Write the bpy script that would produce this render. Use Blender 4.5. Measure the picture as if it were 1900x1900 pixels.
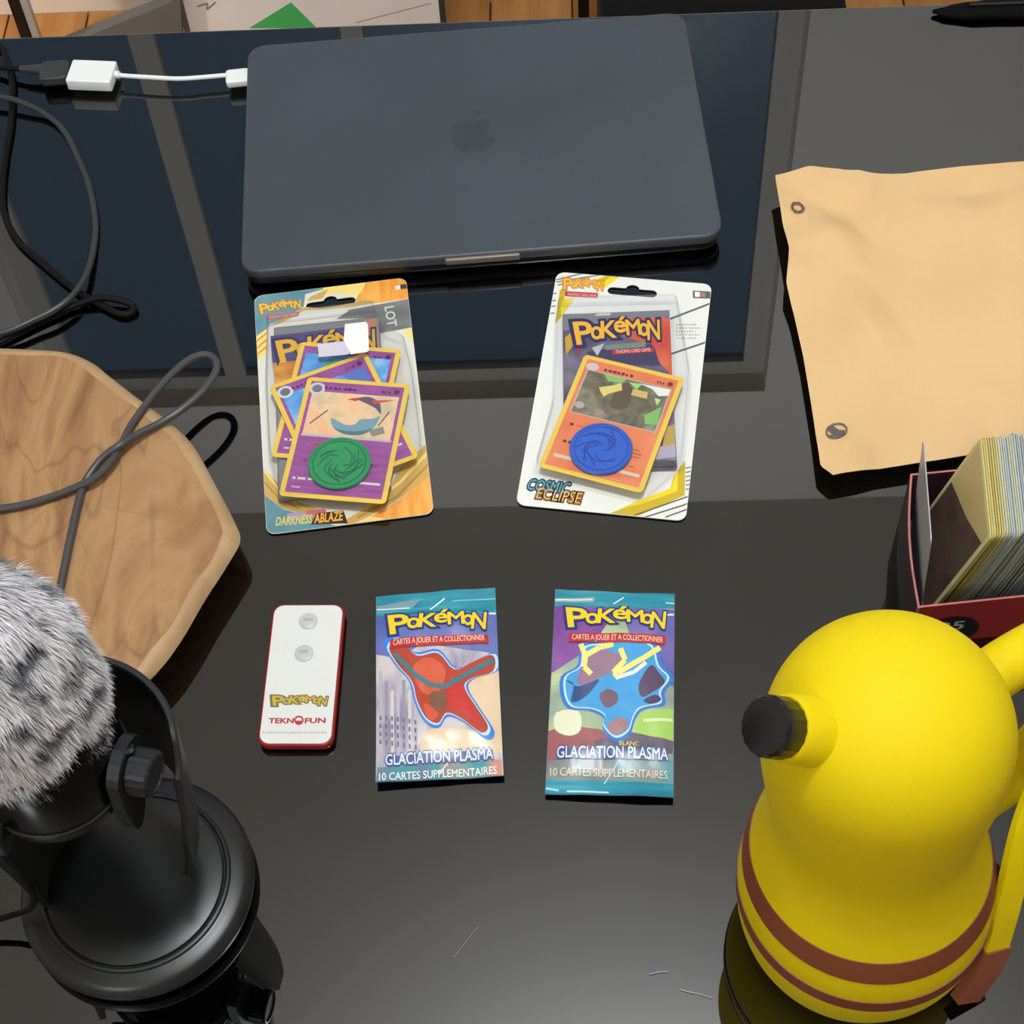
import bpy, bmesh, math, random
from mathutils import Vector, Matrix, noise
from mathutils.geometry import tessellate_polygon
random.seed(7)
for o in list(bpy.data.objects): bpy.data.objects.remove(o)
scene = bpy.context.scene
C = scene.collection

# ------------------------------------------------------------------ camera
FPX, PITCH, ROLL, CAMH, YAW = 3219.465, math.radians(55.7254), math.radians(-4.62136), 0.82916, math.radians(3.8419)
_c, _s = math.cos(PITCH), math.sin(PITCH)
_cr, _sr = math.cos(ROLL), math.sin(ROLL)
_RZ = Matrix.Rotation(YAW, 3, 'Z')
_f, _u, _r = Vector((0, _c, -_s)), Vector((0, _s, _c)), Vector((1, 0, 0))
FW = _RZ @ _f
RT = _RZ @ (_cr * _r + _sr * _u)
UP = _RZ @ (-_sr * _r + _cr * _u)
CAM = Vector((0, 0, CAMH))
cd = bpy.data.cameras.new('camera')
cd.sensor_fit = 'HORIZONTAL'; cd.sensor_width = 36.0; cd.lens = FPX / 1900 * 36.0
cd.clip_start = 0.01; cd.clip_end = 50
cam = bpy.data.objects.new('camera', cd); C.objects.link(cam)
cam.matrix_world = Matrix(((RT.x, UP.x, -FW.x, 0), (RT.y, UP.y, -FW.y, 0), (RT.z, UP.z, -FW.z, CAMH), (0, 0, 0, 1)))
scene.camera = cam

# ------------------------------------------------------------------ world (dusk outside the window) and exposure
w = bpy.data.worlds.new('dusk'); scene.world = w; w.use_nodes = True
w.node_tree.nodes['Background'].inputs[0].default_value = (0.115, 0.165, 0.235, 1)
w.node_tree.nodes['Background'].inputs[1].default_value = 1.35
vs = scene.view_settings
vs.view_transform = 'Standard'; vs.look = 'None'; vs.gamma = 1.0; vs.use_curve_mapping = False
vs.exposure = 0.0
LAMP_POWER = (146.0, 46.0); FILL_LAMP = 420.0   # emission of the two pendant globes and of the added fill lamp

# ------------------------------------------------------------------ helpers
def U(px, py, z):
    """photo pixel -> point where its ray meets the height z"""
    d = FW + (px - 950) / FPX * RT - (py - 950) / FPX * UP
    return CAM + d * ((z - CAMH) / d.z)

def lin(c):
    return tuple((v / 255 / 12.92) if v / 255 <= 0.04045 else ((v / 255 + 0.055) / 1.055) ** 2.4 for v in c)

_mats = {}
def M(name, rgb, rough=0.5, metal=0.0, ior=1.45, spec=0.5, coat=0.0):
    if name in _mats: return _mats[name]
    m = bpy.data.materials.new(name); m.use_nodes = True
    b = m.node_tree.nodes['Principled BSDF']
    b.inputs['Base Color'].default_value = (*lin(rgb), 1)
    b.inputs['Roughness'].default_value = rough
    b.inputs['Metallic'].default_value = metal
    b.inputs['IOR'].default_value = ior
    b.inputs['Specular IOR Level'].default_value = spec
    b.inputs['Coat Weight'].default_value = coat
    m.diffuse_color = (*lin(rgb), 1)
    _mats[name] = m
    return m

def MN(name, stops, scale=20, rough=0.5, detail=4, stretch=(1, 1, 1), distort=0.0, bump=0.0, bscale=None, spec=0.5):
    """principled with noise driven colour ramp: stops = [(pos, rgb), ...]"""
    if name in _mats: return _mats[name]
    m = M(name, stops[0][1], rough, spec=spec)
    nt = m.node_tree; b = nt.nodes['Principled BSDF']
    tc = nt.nodes.new('ShaderNodeTexCoord'); mp = nt.nodes.new('ShaderNodeMapping')
    mp.inputs['Scale'].default_value = stretch
    nz = nt.nodes.new('ShaderNodeTexNoise')
    nz.inputs['Scale'].default_value = scale; nz.inputs['Detail'].default_value = detail
    nz.inputs['Distortion'].default_value = distort
    rp = nt.nodes.new('ShaderNodeValToRGB')
    els = rp.color_ramp.elements
    while len(els) < len(stops): els.new(0.5)
    for e, (p, c) in zip(els, stops):
        e.position = p; e.color = (*lin(c), 1)
    nt.links.new(tc.outputs['Object'], mp.inputs[0]); nt.links.new(mp.outputs[0], nz.inputs[0])
    nt.links.new(nz.outputs[0], rp.inputs[0]); nt.links.new(rp.outputs[0], b.inputs['Base Color'])
    if bump:
        n2 = nt.nodes.new('ShaderNodeTexNoise'); n2.inputs['Scale'].default_value = bscale or scale * 4
        n2.inputs['Detail'].default_value = 4
        bp = nt.nodes.new('ShaderNodeBump'); bp.inputs['Strength'].default_value = bump; bp.inputs['Distance'].default_value = 0.0006
        nt.links.new(tc.outputs['Object'], n2.inputs[0]); nt.links.new(n2.outputs[0], bp.inputs['Height'])
        nt.links.new(bp.outputs[0], b.inputs['Normal'])
    return m

def P_(rgb, rough=0.38):
    return M('print_%d_%d_%d' % rgb + ('' if rough == 0.38 else '_%d' % int(rough * 100)), rgb, rough)

def thing(name, label, cat, loc=(0, 0, 0), rz=0.0, group=None):
    o = bpy.data.objects.new(name, None); C.objects.link(o)
    o.location = loc; o.rotation_euler = (0, 0, rz); o.empty_display_size = 0.02
    o['label'] = label; o['category'] = cat
    if group: o['group'] = group
    return o

def tag(o, label=None, cat=None, group=None, kind=None):
    if label: o['label'] = label
    if cat: o['category'] = cat
    if group: o['group'] = group
    if kind: o['kind'] = kind
    return o

def mesh(name, v, f, mats, parent=None, mi=None, smooth=False, angle=35):
    me = bpy.data.meshes.new(name)
    me.from_pydata([tuple(p) for p in v], [], f)
    if not isinstance(mats, (list, tuple)): mats = [mats]
    for m in mats: me.materials.append(m)
    if mi: me.polygons.foreach_set('material_index', mi)
    bm = bmesh.new(); bm.from_mesh(me)
    if not mi or True:
        bmesh.ops.recalc_face_normals(bm, faces=bm.faces)
    bm.to_mesh(me); bm.free()
    if smooth:
        me.polygons.foreach_set('use_smooth', [True] * len(me.polygons))
        me.set_sharp_from_angle(angle=math.radians(angle))
        cap = set()
        for p in me.polygons:
            if len(p.vertices) > 8:
                p.use_smooth = False; cap.update(p.edge_keys)
        if cap:
            for e in me.edges:
                if e.key in cap: e.use_edge_sharp = True
    me.update()
    o = bpy.data.objects.new(name, me); C.objects.link(o)
    if parent: o.parent = parent
    return o

class MB:
    def __init__(s): s.v = []; s.f = []; s.m = []
    def add(s, v, f, mi=0):
        n = len(s.v); s.v += [tuple(p) for p in v]
        s.f += [tuple(i + n for i in q) for q in f]; s.m += [mi] * len(f)
        return s
    def build(s, name, mats, parent=None, smooth=False, angle=35):
        return mesh(name, s.v, s.f, mats, parent, s.m, smooth, angle)

def box(x0, x1, y0, y1, z0, z1):
    v = [(x, y, z) for z in (z0, z1) for y in (y0, y1) for x in (x0, x1)]
    return v, [(0, 2, 3, 1), (4, 5, 7, 6), (0, 1, 5, 4), (2, 6, 7, 3), (0, 4, 6, 2), (1, 3, 7, 5)]

def rrect(w, h, r, n=6, cx=0, cy=0):
    pts = []
    for k, (sx, sy) in enumerate(((1, 1), (-1, 1), (-1, -1), (1, -1))):
        for i in range(n + 1):
            a = math.pi / 2 * (k + i / n)
            pts.append((cx + sx * (w / 2 - r) + r * math.cos(a), cy + sy * (h / 2 - r) + r * math.sin(a)))
    return pts

def loft(rings, cap=True):
    """rings: equal-length lists of 3D points, closed"""
    n = len(rings[0]); v = [p for r in rings for p in r]; f = []
    for k in range(len(rings) - 1):
        for i in range(n):
            j = (i + 1) % n
            f.append((k * n + i, k * n + j, (k + 1) * n + j, (k + 1) * n + i))
    if cap:
        f.append(tuple(range(n - 1, -1, -1)))
        f.append(tuple((len(rings) - 1) * n + i for i in range(n)))
    return v, f

def rslab(w, h, r, z0, z1, bev=0.001, bbot=None, cx=0, cy=0, n=6):
    """rounded slab with rounded upper and lower edges"""
    bbot = bev if bbot is None else bbot
    rings = []
    def ring(ins, z): return [(x, y, z) for x, y in rrect(w - 2 * ins, h - 2 * ins, max(r - ins, 1e-4), n, cx, cy)]
    for k in range(4):
        a = math.pi / 2 * k / 3
        rings.append(ring(bbot * (1 - math.sin(a)), z0 + bbot * (1 - math.cos(a))))
    for k in range(4):
        a = math.pi / 2 * k / 3
        rings.append(ring(bev * (1 - math.cos(a)), z1 - bev + bev * math.sin(a)))
    return loft(rings)

def lathe(prof, n=48, cx=0, cy=0):
    rings = [[(cx + r * math.cos(2 * math.pi * i / n), cy + r * math.sin(2 * math.pi * i / n), z) for i in range(n)] for r, z in prof]
    return loft(rings)

def prism(loops, z0, z1):
    """extruded 2D outline; loops[0] outer, others are holes"""
    tris = tessellate_polygon([[Vector((p[0], p[1], 0)) for p in l] for l in loops])
    flat = [p for l in loops for p in l]; N = len(flat)
    v = [(p[0], p[1], z0) for p in flat] + [(p[0], p[1], z1) for p in flat]
    f = [tuple(t) for t in tris] + [tuple(i + N for i in t) for t in tris]
    o = 0
    for l in loops:
        n = len(l)
        for i in range(n):
            j = (i + 1) % n
            f.append((o + i, o + j, o + j + N, o + i + N))
        o += n
    return v, f

def catmull(pts, sub=8, closed=False):
    pts = [Vector(p) for p in pts]; n = len(pts); out = []
    for i in range(n if closed else n - 1):
        if closed: p0, p1, p2, p3 = (pts[(i + k) % n] for k in (-1, 0, 1, 2))
        else: p0, p1, p2, p3 = pts[max(i - 1, 0)], pts[i], pts[i + 1], pts[min(i + 2, n - 1)]
        for k in range(sub):
            t = k / sub
            out.append(0.5 * ((2 * p1) + (p2 - p0) * t + (2 * p0 - 5 * p1 + 4 * p2 - p3) * t * t + (3 * p1 - p0 - 3 * p2 + p3) * t ** 3))
    if not closed: out.append(pts[-1])
    return out

def tube(pts, r, n=8):
    """swept tube; r number or list of radii"""
    m = len(pts); rr = r if isinstance(r, (list, tuple)) else [r] * m
    rings = []; ref = None
    for i in range(m):
        t = (pts[min(i + 1, m - 1)] - pts[max(i - 1, 0)]).normalized()
        if ref is None:
            ref = t.orthogonal().normalized()
        ref = (ref - t * ref.dot(t)).normalized()
        b = t.cross(ref)
        rings.append([pts[i] + rr[i] * (math.cos(2 * math.pi * k / n) * ref + math.sin(2 * math.pi * k / n) * b) for k in range(n)])
    return loft(rings)

def ribbon(pts, widths, dirs, th):
    """flat strap: centre points, half widths along dirs, thickness th"""
    rings = []; m = len(pts)
    for i in range(m):
        t = (pts[min(i + 1, m - 1)] - pts[max(i - 1, 0)]).normalized()
        d = dirs[i] if isinstance(dirs, list) else dirs
        d = (d - t * d.dot(t)).normalized(); nn = t.cross(d)
        w_ = widths[i] if isinstance(widths, list) else widths
        rings.append([pts[i] + d * w_ + nn * th / 2, pts[i] + d * w_ - nn * th / 2, pts[i] - d * w_ - nn * th / 2, pts[i] - d * w_ + nn * th / 2])
    return loft(rings)

# ------------------------------------------------------------------ printing: flat artwork laid on a surface
_gl = {}
def glyphs(s, off):
    k = (s, off)
    if k in _gl: return _gl[k]
    cu = bpy.data.curves.new('t', 'FONT'); cu.body = s; cu.size = 1.0; cu.offset = off
    cu.resolution_u = 3; cu.dimensions = '2D'; cu.fill_mode = 'FRONT'
    ob = bpy.data.objects.new('t', cu); C.objects.link(ob)
    dg = bpy.context.evaluated_depsgraph_get()
    me = bpy.data.meshes.new_from_object(ob.evaluated_get(dg))
    v = [(p.co.x, p.co.y) for p in me.vertices]; f = [tuple(p.vertices) for p in me.polygons]
    bpy.data.objects.remove(ob); bpy.data.curves.remove(cu); bpy.data.meshes.remove(me)
    _gl[k] = (v, f)
    return _gl[k]

class Print:
    def __init__(s, conv=lambda x, y: (x, y)):
        s.conv = conv; s.items = []; s.tag = None; s.sub = 1
    def poly(s, pts, mat, layer=1, sm=0):
        if s.sub > 1: pts = [(a[0] + (b[0] - a[0]) * k / s.sub, a[1] + (b[1] - a[1]) * k / s.sub) for a, b in zip(pts, list(pts[1:]) + [pts[0]]) for k in range(s.sub)]
        q = [s.conv(*p) for p in pts]
        if sm: q = [(p.x, p.y) for p in catmull([(x, y, 0) for x, y in q], sm, True)]
        t = tessellate_polygon([[Vector((x, y, 0)) for x, y in q]])
        s.items.append((q, [tuple(i) for i in t], mat, layer, s.tag)); return s
    def ell(s, x, y, rx, ry, mat, layer=1, n=28):
        return s.poly([(x + rx * math.cos(2 * math.pi * i / n), y + ry * math.sin(2 * math.pi * i / n)) for i in range(n)], mat, layer)
    def ring(s, x, y, rx, ry, th, mat, layer=1, n=32, a0=0, a1=360):
        k = max(int(n * (a1 - a0) / 360), 3)
        for i in range(k):
            a, b = (math.radians(a0 + (a1 - a0) * (i + e) / k) for e in (0, 1))
            s.poly([(x + rx * math.cos(a), y + ry * math.sin(a)), (x + rx * math.cos(b), y + ry * math.sin(b)),
                    (x + (rx - th) * math.cos(b), y + (ry - th) * math.sin(b)), (x + (rx - th) * math.cos(a), y + (ry - th) * math.sin(a))], mat, layer)
        return s
    def line(s, pts, wd, mat, layer=1):
        for (x0, y0), (x1, y1) in zip(pts, pts[1:]):
            L = math.hypot(x1 - x0, y1 - y0) or 1; nx, ny = -(y1 - y0) / L * wd / 2, (x1 - x0) / L * wd / 2
            s.poly([(x0 + nx, y0 + ny), (x1 + nx, y1 + ny), (x1 - nx, y1 - ny), (x0 - nx, y0 - ny)], mat, layer)
        return s
    def raw(s, q, f, mat, layer): s.items.append((q, f, mat, layer, s.tag))
    def text(s, st, p0, p1, h, mat, layer=2, bold=0.02, shear=0.0, box_=None):
        """st runs from p0 to p1 (art units), cap height h in metres"""
        if bold > 0 and 'M' in st:
            k = 8
            for i in range(k):
                a = 2 * math.pi * i / k; s.text_one(st, p0, p1, h, mat, layer + .02 * i, 0.0, shear, bold * math.cos(a), bold * math.sin(a))
            bold = 0.0
        return s.text_one(st, p0, p1, h, mat, layer, bold, shear, 0, 0)
    def text_one(s, st, p0, p1, h, mat, layer, bold, shear, ox, oy):
        v, f = glyphs(st, bold); bv, _ = glyphs(st, 0.0)
        v = [(x + ox, y + oy) for x, y in v]
        x0, x1 = min(p[0] for p in bv), max(p[0] for p in bv)
        a, b = Vector(s.conv(*p0)), Vector(s.conv(*p1)); d = b - a; n = Vector((-d.y, d.x)).normalized()
        q = []
        for x, y in v:
            p = a + d * ((x - x0) / (x1 - x0)) + n * (y / 0.69 * h) + d.normalized() * (y / 0.69 * h * shear)
            q.append((p.x, p.y))
        s.raw(q, f, mat, layer); return s
    LOGO = [('P', 0, .2, 0, .92, 8), ('o', .19, .315, .17, .69, 0), ('K', .31, .485, .2, .9, -4), ('e', .47, .6, .4, .88, 0),
            ('M', .61, .775, .27, .9, 3), ('o', .765, .87, .2, .72, 0), ('N', .86, 1, .03, .82, -5)]
    def logo(s, p0, p1, h, fill, edge, layer=3, ob=0.13, accent=True):
        a, b = Vector(s.conv(*p0)), Vector(s.conv(*p1)); d = b - a; n = Vector((-d.y, d.x)).normalized() * h
        for mat, bold, ly in ((edge, ob, layer), (fill, 0.022, layer + 1)):
            for ch, x0, x1, y0, y1, rot in s.LOGO:
                v, f = glyphs(ch, 0.0 if ch == 'M' else bold); bv, _ = glyphs(ch, 0.0)
                bx0, bx1 = min(p[0] for p in bv), max(p[0] for p in bv); by0, by1 = min(p[1] for p in bv), max(p[1] for p in bv)
                for i8 in range(8 if ch == 'M' else 1):
                  q = []; a8 = math.pi * i8 / 4; o8 = bold if ch == 'M' else 0.0
                  for x, y in v:
                    x, y = x + o8 * math.cos(a8), y + o8 * math.sin(a8)
                    t = x0 + (x1 - x0) * (x - bx0) / (bx1 - bx0); k = y0 + (y1 - y0) * (y - by0) / (by1 - by0)
                    t += math.tan(math.radians(-rot)) * (k - (y0 + y1) / 2) * 0.25
                    p = a + d * t + n * k; q.append((p.x, p.y))
                  s.raw(q, f, mat, ly + .05 * i8)
            if accent:
                e = 0.012 if mat is fill else 0.035
                q = [a + d * (.54 - e) + n * (.93 - e), a + d * (.56 + e) + n * (.93 - e), a + d * (.6 + e) + n * (1.06 + e), a + d * (.57 - e) + n * (1.06 + e)]
                s.raw([(p.x, p.y) for p in q], [(0, 1, 2, 3)], mat, ly)
        return s
    def build(s, name, parent, surf, step=0.00005, maxlen=None):
        tags = []
        for it in s.items:
            if it[4] not in tags: tags.append(it[4])
        for tg in tags: o = s.build_one(tg, tg or name, parent, surf, step, maxlen)
        return o
    def build_one(s, tg, name, parent, surf, step, maxlen):
        mats = []; V = []; F = []; MI = []
        for k_, (q, f, mat, layer, t__) in enumerate(s.items):
            if t__ != tg: continue
            layer = layer + 0.012 * (k_ % 70)
            if mat not in mats: mats.append(mat)
            mi = mats.index(mat)
            if maxlen:
                bm = bmesh.new(); vs_ = [bm.verts.new((x, y, 0)) for x, y in q]
                for t in f:
                    try: bm.faces.new([vs_[i] for i in t])
                    except ValueError: pass
                for _ in range(6):
                    es = [e for e in bm.edges if e.calc_length() > maxlen]
                    if not es: break
                    bmesh.ops.subdivide_edges(bm, edges=es, cuts=1)
                    bmesh.ops.triangulate(bm, faces=[fc for fc in bm.faces if len(fc.verts) > 3])
                bm.verts.index_update()
                q = [(p.co.x, p.co.y) for p in bm.verts]; f = [tuple(p.index for p in fc.verts) for fc in bm.faces]
                bm.free()
            n = len(V)
            V += [surf(x, y, layer * step) for x, y in q]
            for t in f:
                if len(set(t)) < 3: continue
                a = (Vector(V[n + t[1]]) - Vector(V[n + t[0]])).cross(Vector(V[n + t[2]]) - Vector(V[n + t[0]]))
                if a.z < 0: t = t[::-1]
                F.append(tuple(i + n for i in t)); MI.append(mi)
        me = bpy.data.meshes.new(name); me.from_pydata(V, [], F)
        for m in mats: me.materials.append(m)
        me.polygons.foreach_set('material_index', MI); me.update()
        o = bpy.data.objects.new(name, me); C.objects.link(o); o.parent = parent
        return o

def strokes(p, x0, x1, y, h, mat, layer, n, seed):
    """a run of print too small to read"""
    rnd = random.Random(seed); x = x0; wd = (x1 - x0) / n
    for k in range(n):
        l = wd * rnd.uniform(.45, .85); p.poly([(x, y - h * rnd.uniform(.6, 1)), (x + l, y - h * rnd.uniform(.6, 1)), (x + l, y), (x, y)], mat, layer); x += wd

def flat(z): return lambda x, y, o: (x, y, z + o)

def pose(quad, z, size=None):
    """centre, angle, width, height of a rectangle lying at height z from its four photo corners TL TR BR BL"""
    p = [U(x, y, z) for x, y in quad]
    c = sum(p, Vector()) / 4
    dx = (p[1] - p[0]) + (p[2] - p[3]); dy = (p[0] - p[3]) + (p[1] - p[2])
    a = math.atan2(dx.y - 0, dx.x); b = math.atan2(dy.y, dy.x) - math.pi / 2
    ang = (a + b) / 2
    return c.x, c.y, ang, dx.length / 2, dy.length / 2

def conv(ps, z, ox, oy, s):
    cx, cy, a = ps[:3]; ca, sa = math.cos(a), math.sin(a)
    def f(x, y):
        p = U(ox + x / s, oy + y / s, z); dx, dy = p.x - cx, p.y - cy
        return (ca * dx + sa * dy, -sa * dx + ca * dy)
    return f

# ------------------------------------------------------------------ room
FLOOR, CEIL, WY, TE = -0.72, 1.945, 1.90, 0.991
wall_m = MN('wall_paint', [(0.3, (232, 230, 224)), (0.7, (237, 235, 229))], 3, 0.85, bump=0.15, bscale=300)
ceil_m = MN('ceiling_paint', [(0.3, (206, 205, 200)), (0.7, (211, 210, 205))], 3, 0.9, bump=0.1, bscale=300)
frame_m = M('window_frame_paint', (196, 194, 188), 0.45)
RX0, RX1, RY0 = -2.3, 2.1, -2.4
def struct(name, v, f, m, parent=None, **k):
    o = mesh(name, v, f, m, parent, **k)
    if not parent: o['kind'] = 'structure'
    return o
fl = struct('floor', *box(RX0, RX1, RY0, WY, FLOOR - 0.08, FLOOR - 0.012), M('subfloor', (90, 70, 50), 0.8))
plank_m = [MN('oak_plank_%d' % k, [(0.3, c), (0.55, d), (0.75, c)], 6, 0.45, stretch=(9, 0.6, 1), distort=0.6) for k, (c, d) in
           enumerate([((186, 132, 74), (168, 112, 58)), ((178, 122, 66), (160, 106, 54)), ((192, 140, 82), (174, 120, 66))])]
pw = 0.11; n = int((RX1 - RX0) / pw)
pv, pf = rslab(pw - 0.0025, WY - RY0 - 0.004, 0.001, 0, 0.012, 0.001, 0.0002, n=1)
pmesh = []
for k in range(3):
    o_ = mesh('plank', pv, pf, plank_m[k]); pmesh.append(o_.data); bpy.data.objects.remove(o_)
for i in range(n):
    o = bpy.data.objects.new('plank', pmesh[(i * 7 + i // 3) % 3]); C.objects.link(o); o.parent = fl
    o.location = (RX0 + pw * (i + 0.5), (RY0 + WY) / 2, FLOOR - 0.012)
struct('ceiling', *box(RX0 - 0.2, RX1 + 0.2, RY0 - 0.2, WY + 0.2, CEIL, CEIL + 0.12), ceil_m)
struct('wall_left', *box(RX0 - 0.2, RX0, RY0 - 0.2, WY + 0.2, FLOOR - 0.08, CEIL), wall_m)
struct('wall_right', *box(RX1, RX1 + 0.2, RY0 - 0.2, WY + 0.2, FLOOR - 0.08, CEIL), wall_m)
struct('wall_front', *box(RX0, RX1, RY0 - 0.2, RY0, FLOOR - 0.08, CEIL), wall_m)
# back wall with the window opening
OX0, OX1, OZ0, OZ1 = -0.925, 0.336, 0.12, 1.605
v, f = prism([[(RX0, FLOOR - 0.08), (RX1, FLOOR - 0.08), (RX1, CEIL), (RX0, CEIL)], [(OX0, OZ0), (OX1, OZ0), (OX1, OZ1), (OX0, OZ1)]], 0, 0.062)
struct('wall_back', [(x, WY + z, y) for x, y, z in v], f, wall_m)
# window: frame, two mullions, three panes; night outside
FY = WY + 0.04
win = bpy.data.objects.new('window_1', None); C.objects.link(win); win.location = (0, FY, OZ0); win['kind'] = 'structure'
def wpart(name, x0, x1, z0, z1, y0, y1, m):
    return mesh(name, *box(x0, x1, y0 - FY, y1 - FY, z0 - OZ0, z1 - OZ0), m, win)
PX = [(-0.885, -0.621), (-0.584, -0.318), (-0.287, 0.299)]
PT = 1.570
wpart('frame_rail', OX0, OX1, PT, OZ1, FY, FY + 0.021, frame_m)
wpart('frame_rail', OX0, OX1, OZ0, OZ0 + 0.05, FY, FY + 0.021, frame_m)
wpart('frame_stile', OX0, PX[0][0], OZ0 + 0.05, PT, FY, FY + 0.021, frame_m)
wpart('frame_stile', PX[2][1], OX1, OZ0 + 0.05, PT, FY, FY + 0.021, frame_m)
wpart('mullion', PX[0][1], PX[1][0], OZ0 + 0.05, PT, FY, FY + 0.021, frame_m)
wpart('mullion', PX[1][1], PX[2][0], OZ0 + 0.05, PT, FY, FY + 0.021, frame_m)
def thin_fresnel(nt, f0):
    lw = nt.nodes.new('ShaderNodeLayerWeight'); lw.inputs['Blend'].default_value = 0.5
    pw_n = nt.nodes.new('ShaderNodeMath'); pw_n.operation = 'POWER'; pw_n.inputs[1].default_value = 4.0
    ma = nt.nodes.new('ShaderNodeMath'); ma.operation = 'MULTIPLY_ADD'; ma.inputs[1].default_value = 0.7; ma.inputs[2].default_value = f0
    nt.links.new(lw.outputs['Facing'], pw_n.inputs[0]); nt.links.new(pw_n.outputs[0], ma.inputs[0])
    return ma
glass = bpy.data.materials.new('window_glass'); glass.use_nodes = True
nt = glass.node_tree; nt.nodes.remove(nt.nodes['Principled BSDF'])
tr = nt.nodes.new('ShaderNodeBsdfTransparent'); gs = nt.nodes.new('ShaderNodeBsdfGlossy'); gs.inputs['Roughness'].default_value = 0.01
fr = thin_fresnel(nt, 0.05); mx = nt.nodes.new('ShaderNodeMixShader')
tr.inputs[0].default_value = (0.9, 0.95, 0.97, 1)
nt.links.new(fr.outputs[0], mx.inputs[0]); nt.links.new(tr.outputs[0], mx.inputs[1]); nt.links.new(gs.outputs[0], mx.inputs[2])
nt.links.new(mx.outputs[0], nt.nodes['Material Output'].inputs[0])
for x0, x1 in PX: wpart('pane', x0, x1, OZ0 + 0.05, PT, FY + 0.011, FY + 0.016, glass)
struct('trim_1', *box(OX0 - 0.02, OX1 + 0.02, WY - 0.02, WY + 0.03, OZ0 - 0.02, OZ0), frame_m)
struct('baseboard_back', *box(RX0, RX1, WY - 0.002, WY, FLOOR, FLOOR + 0.07), M('baseboard_paint', (224, 210, 192), 0.5))

# pendant lamps that light the room
def pendant(x, y, z, r, power, label):
    t = thing('pendant_lamp', label, 'lamp', (x, y, z), group='globe pendant lamps')
    em = bpy.data.materials.new('lamp_globe'); em.use_nodes = True
    if True:
        e = em.node_tree.nodes.new('ShaderNodeEmission'); e.inputs[0].default_value = (0.925, 0.975, 1.0, 1); e.inputs[1].default_value = power
        em.node_tree.links.new(e.outputs[0], em.node_tree.nodes['Material Output'].inputs[0])
    k = 16
    mesh('globe', *lathe([(max(r * math.sin(math.pi * i / k), 0.001), -r * math.cos(math.pi * i / k)) for i in range(k + 1)], 32), em, t, smooth=True, angle=60)
    mesh('collar', *lathe([(0.02, r - 0.005), (0.03, r + 0.005), (0.028, r + 0.03), (0.012, r + 0.04)], 24), M('lamp_metal', (40, 40, 40), 0.4, 0.8), t, smooth=True)
    mesh('cord', *lathe([(0.003, r + 0.035), (0.003, CEIL - z - 0.015)], 8), M('lamp_cord', (30, 30, 30), 0.6), t)
    mesh('canopy', *lathe([(0.045, CEIL - z - 0.025), (0.05, CEIL - z - 0.012), (0.05, CEIL - z)], 24), M('lamp_metal', (40, 40, 40), 0.4, 0.8), t, smooth=True)
pendant(0.08, 0.48, 1.64, 0.10, LAMP_POWER[0], 'white glass globe pendant lamp hanging above the table')
pendant(-0.80, -0.85, 1.50, 0.12, LAMP_POWER[1], 'white glass globe pendant lamp hanging behind the photographer')

# added fill lamp, out of view on the left: brightens floor and lower far wall
fl_t = thing('added_fill_lamp', 'added low fill lamp with an opaque cone shade, out of view beside the far wall', 'lamp', (-1.45, 1.30, FLOOR))
fm_ = M('lamp_metal', (40, 40, 40), 0.4, 0.8)
mesh('base', *lathe([(.10, 0), (.10, .012), (.02, .02)], 32), fm_, fl_t, smooth=True)
mesh('pole', *lathe([(.009, .015), (.009, .60)], 12), fm_, fl_t)
mesh('shade', *loft([[(r_ * math.cos(2 * math.pi * i / 32), r_ * math.sin(2 * math.pi * i / 32), z_) for i in range(32)] for r_, z_ in ((.15, .50), (.05, .66), (.008, .665), (.008, .655), (.045, .652), (.146, .50))], False), M('shade_cloth', (225, 218, 205), .7), fl_t, smooth=True)
bm_ = bpy.data.materials.new('fill_bulb'); bm_.use_nodes = True
e_ = bm_.node_tree.nodes.new('ShaderNodeEmission'); e_.inputs[0].default_value = (1, .96, .90, 1); e_.inputs[1].default_value = FILL_LAMP
bm_.node_tree.links.new(e_.outputs[0], bm_.node_tree.nodes['Material Output'].inputs[0])
mesh('fill_bulb', *lathe([(max(.04 * math.sin(math.pi * i / 10), .0008), .555 - .04 * math.cos(math.pi * i / 10)) for i in range(11)], 20), bm_, fl_t, smooth=True)

# ------------------------------------------------------------------ the table
tb = thing('glass_table', 'glossy black glass table mirroring the window and ceiling', 'table', (0, 0, FLOOR))
tz = -FLOOR
gm = M('black_glass', (2, 2, 3), 0.012, ior=1.97)
TX0, TX1, TY0 = -0.95, 0.85, 0.06
mesh('tabletop', *rslab(TX1 - TX0, TE - TY0, 0.012, tz - 0.01, tz, 0.0022, cx=(TX0 + TX1) / 2, cy=(TY0 + TE) / 2), gm, tb, smooth=True, angle=50)
mtl = M('table_steel', (18, 18, 19), 0.35, 0.6)
for sx in (TX0 + 0.06, TX1 - 0.06):
    for sy in (TY0 + 0.06, TE - 0.1):
        mesh('leg', *rslab(0.05, 0.05, 0.004, 0.0, tz - 0.04, 0.002, cx=sx, cy=sy, n=2), mtl, tb)
for sy in (TY0 + 0.06, TE - 0.1): mesh('apron', *box(TX0 + 0.06, TX1 - 0.06, sy - 0.015, sy + 0.015, tz - 0.045, tz - 0.0105), mtl, tb)
for sx in (TX0 + 0.06, TX1 - 0.06): mesh('apron', *box(sx - 0.014, sx + 0.014, TY0 + 0.08, TE - 0.12, tz - 0.044, tz - 0.0105), mtl, tb)

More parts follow.
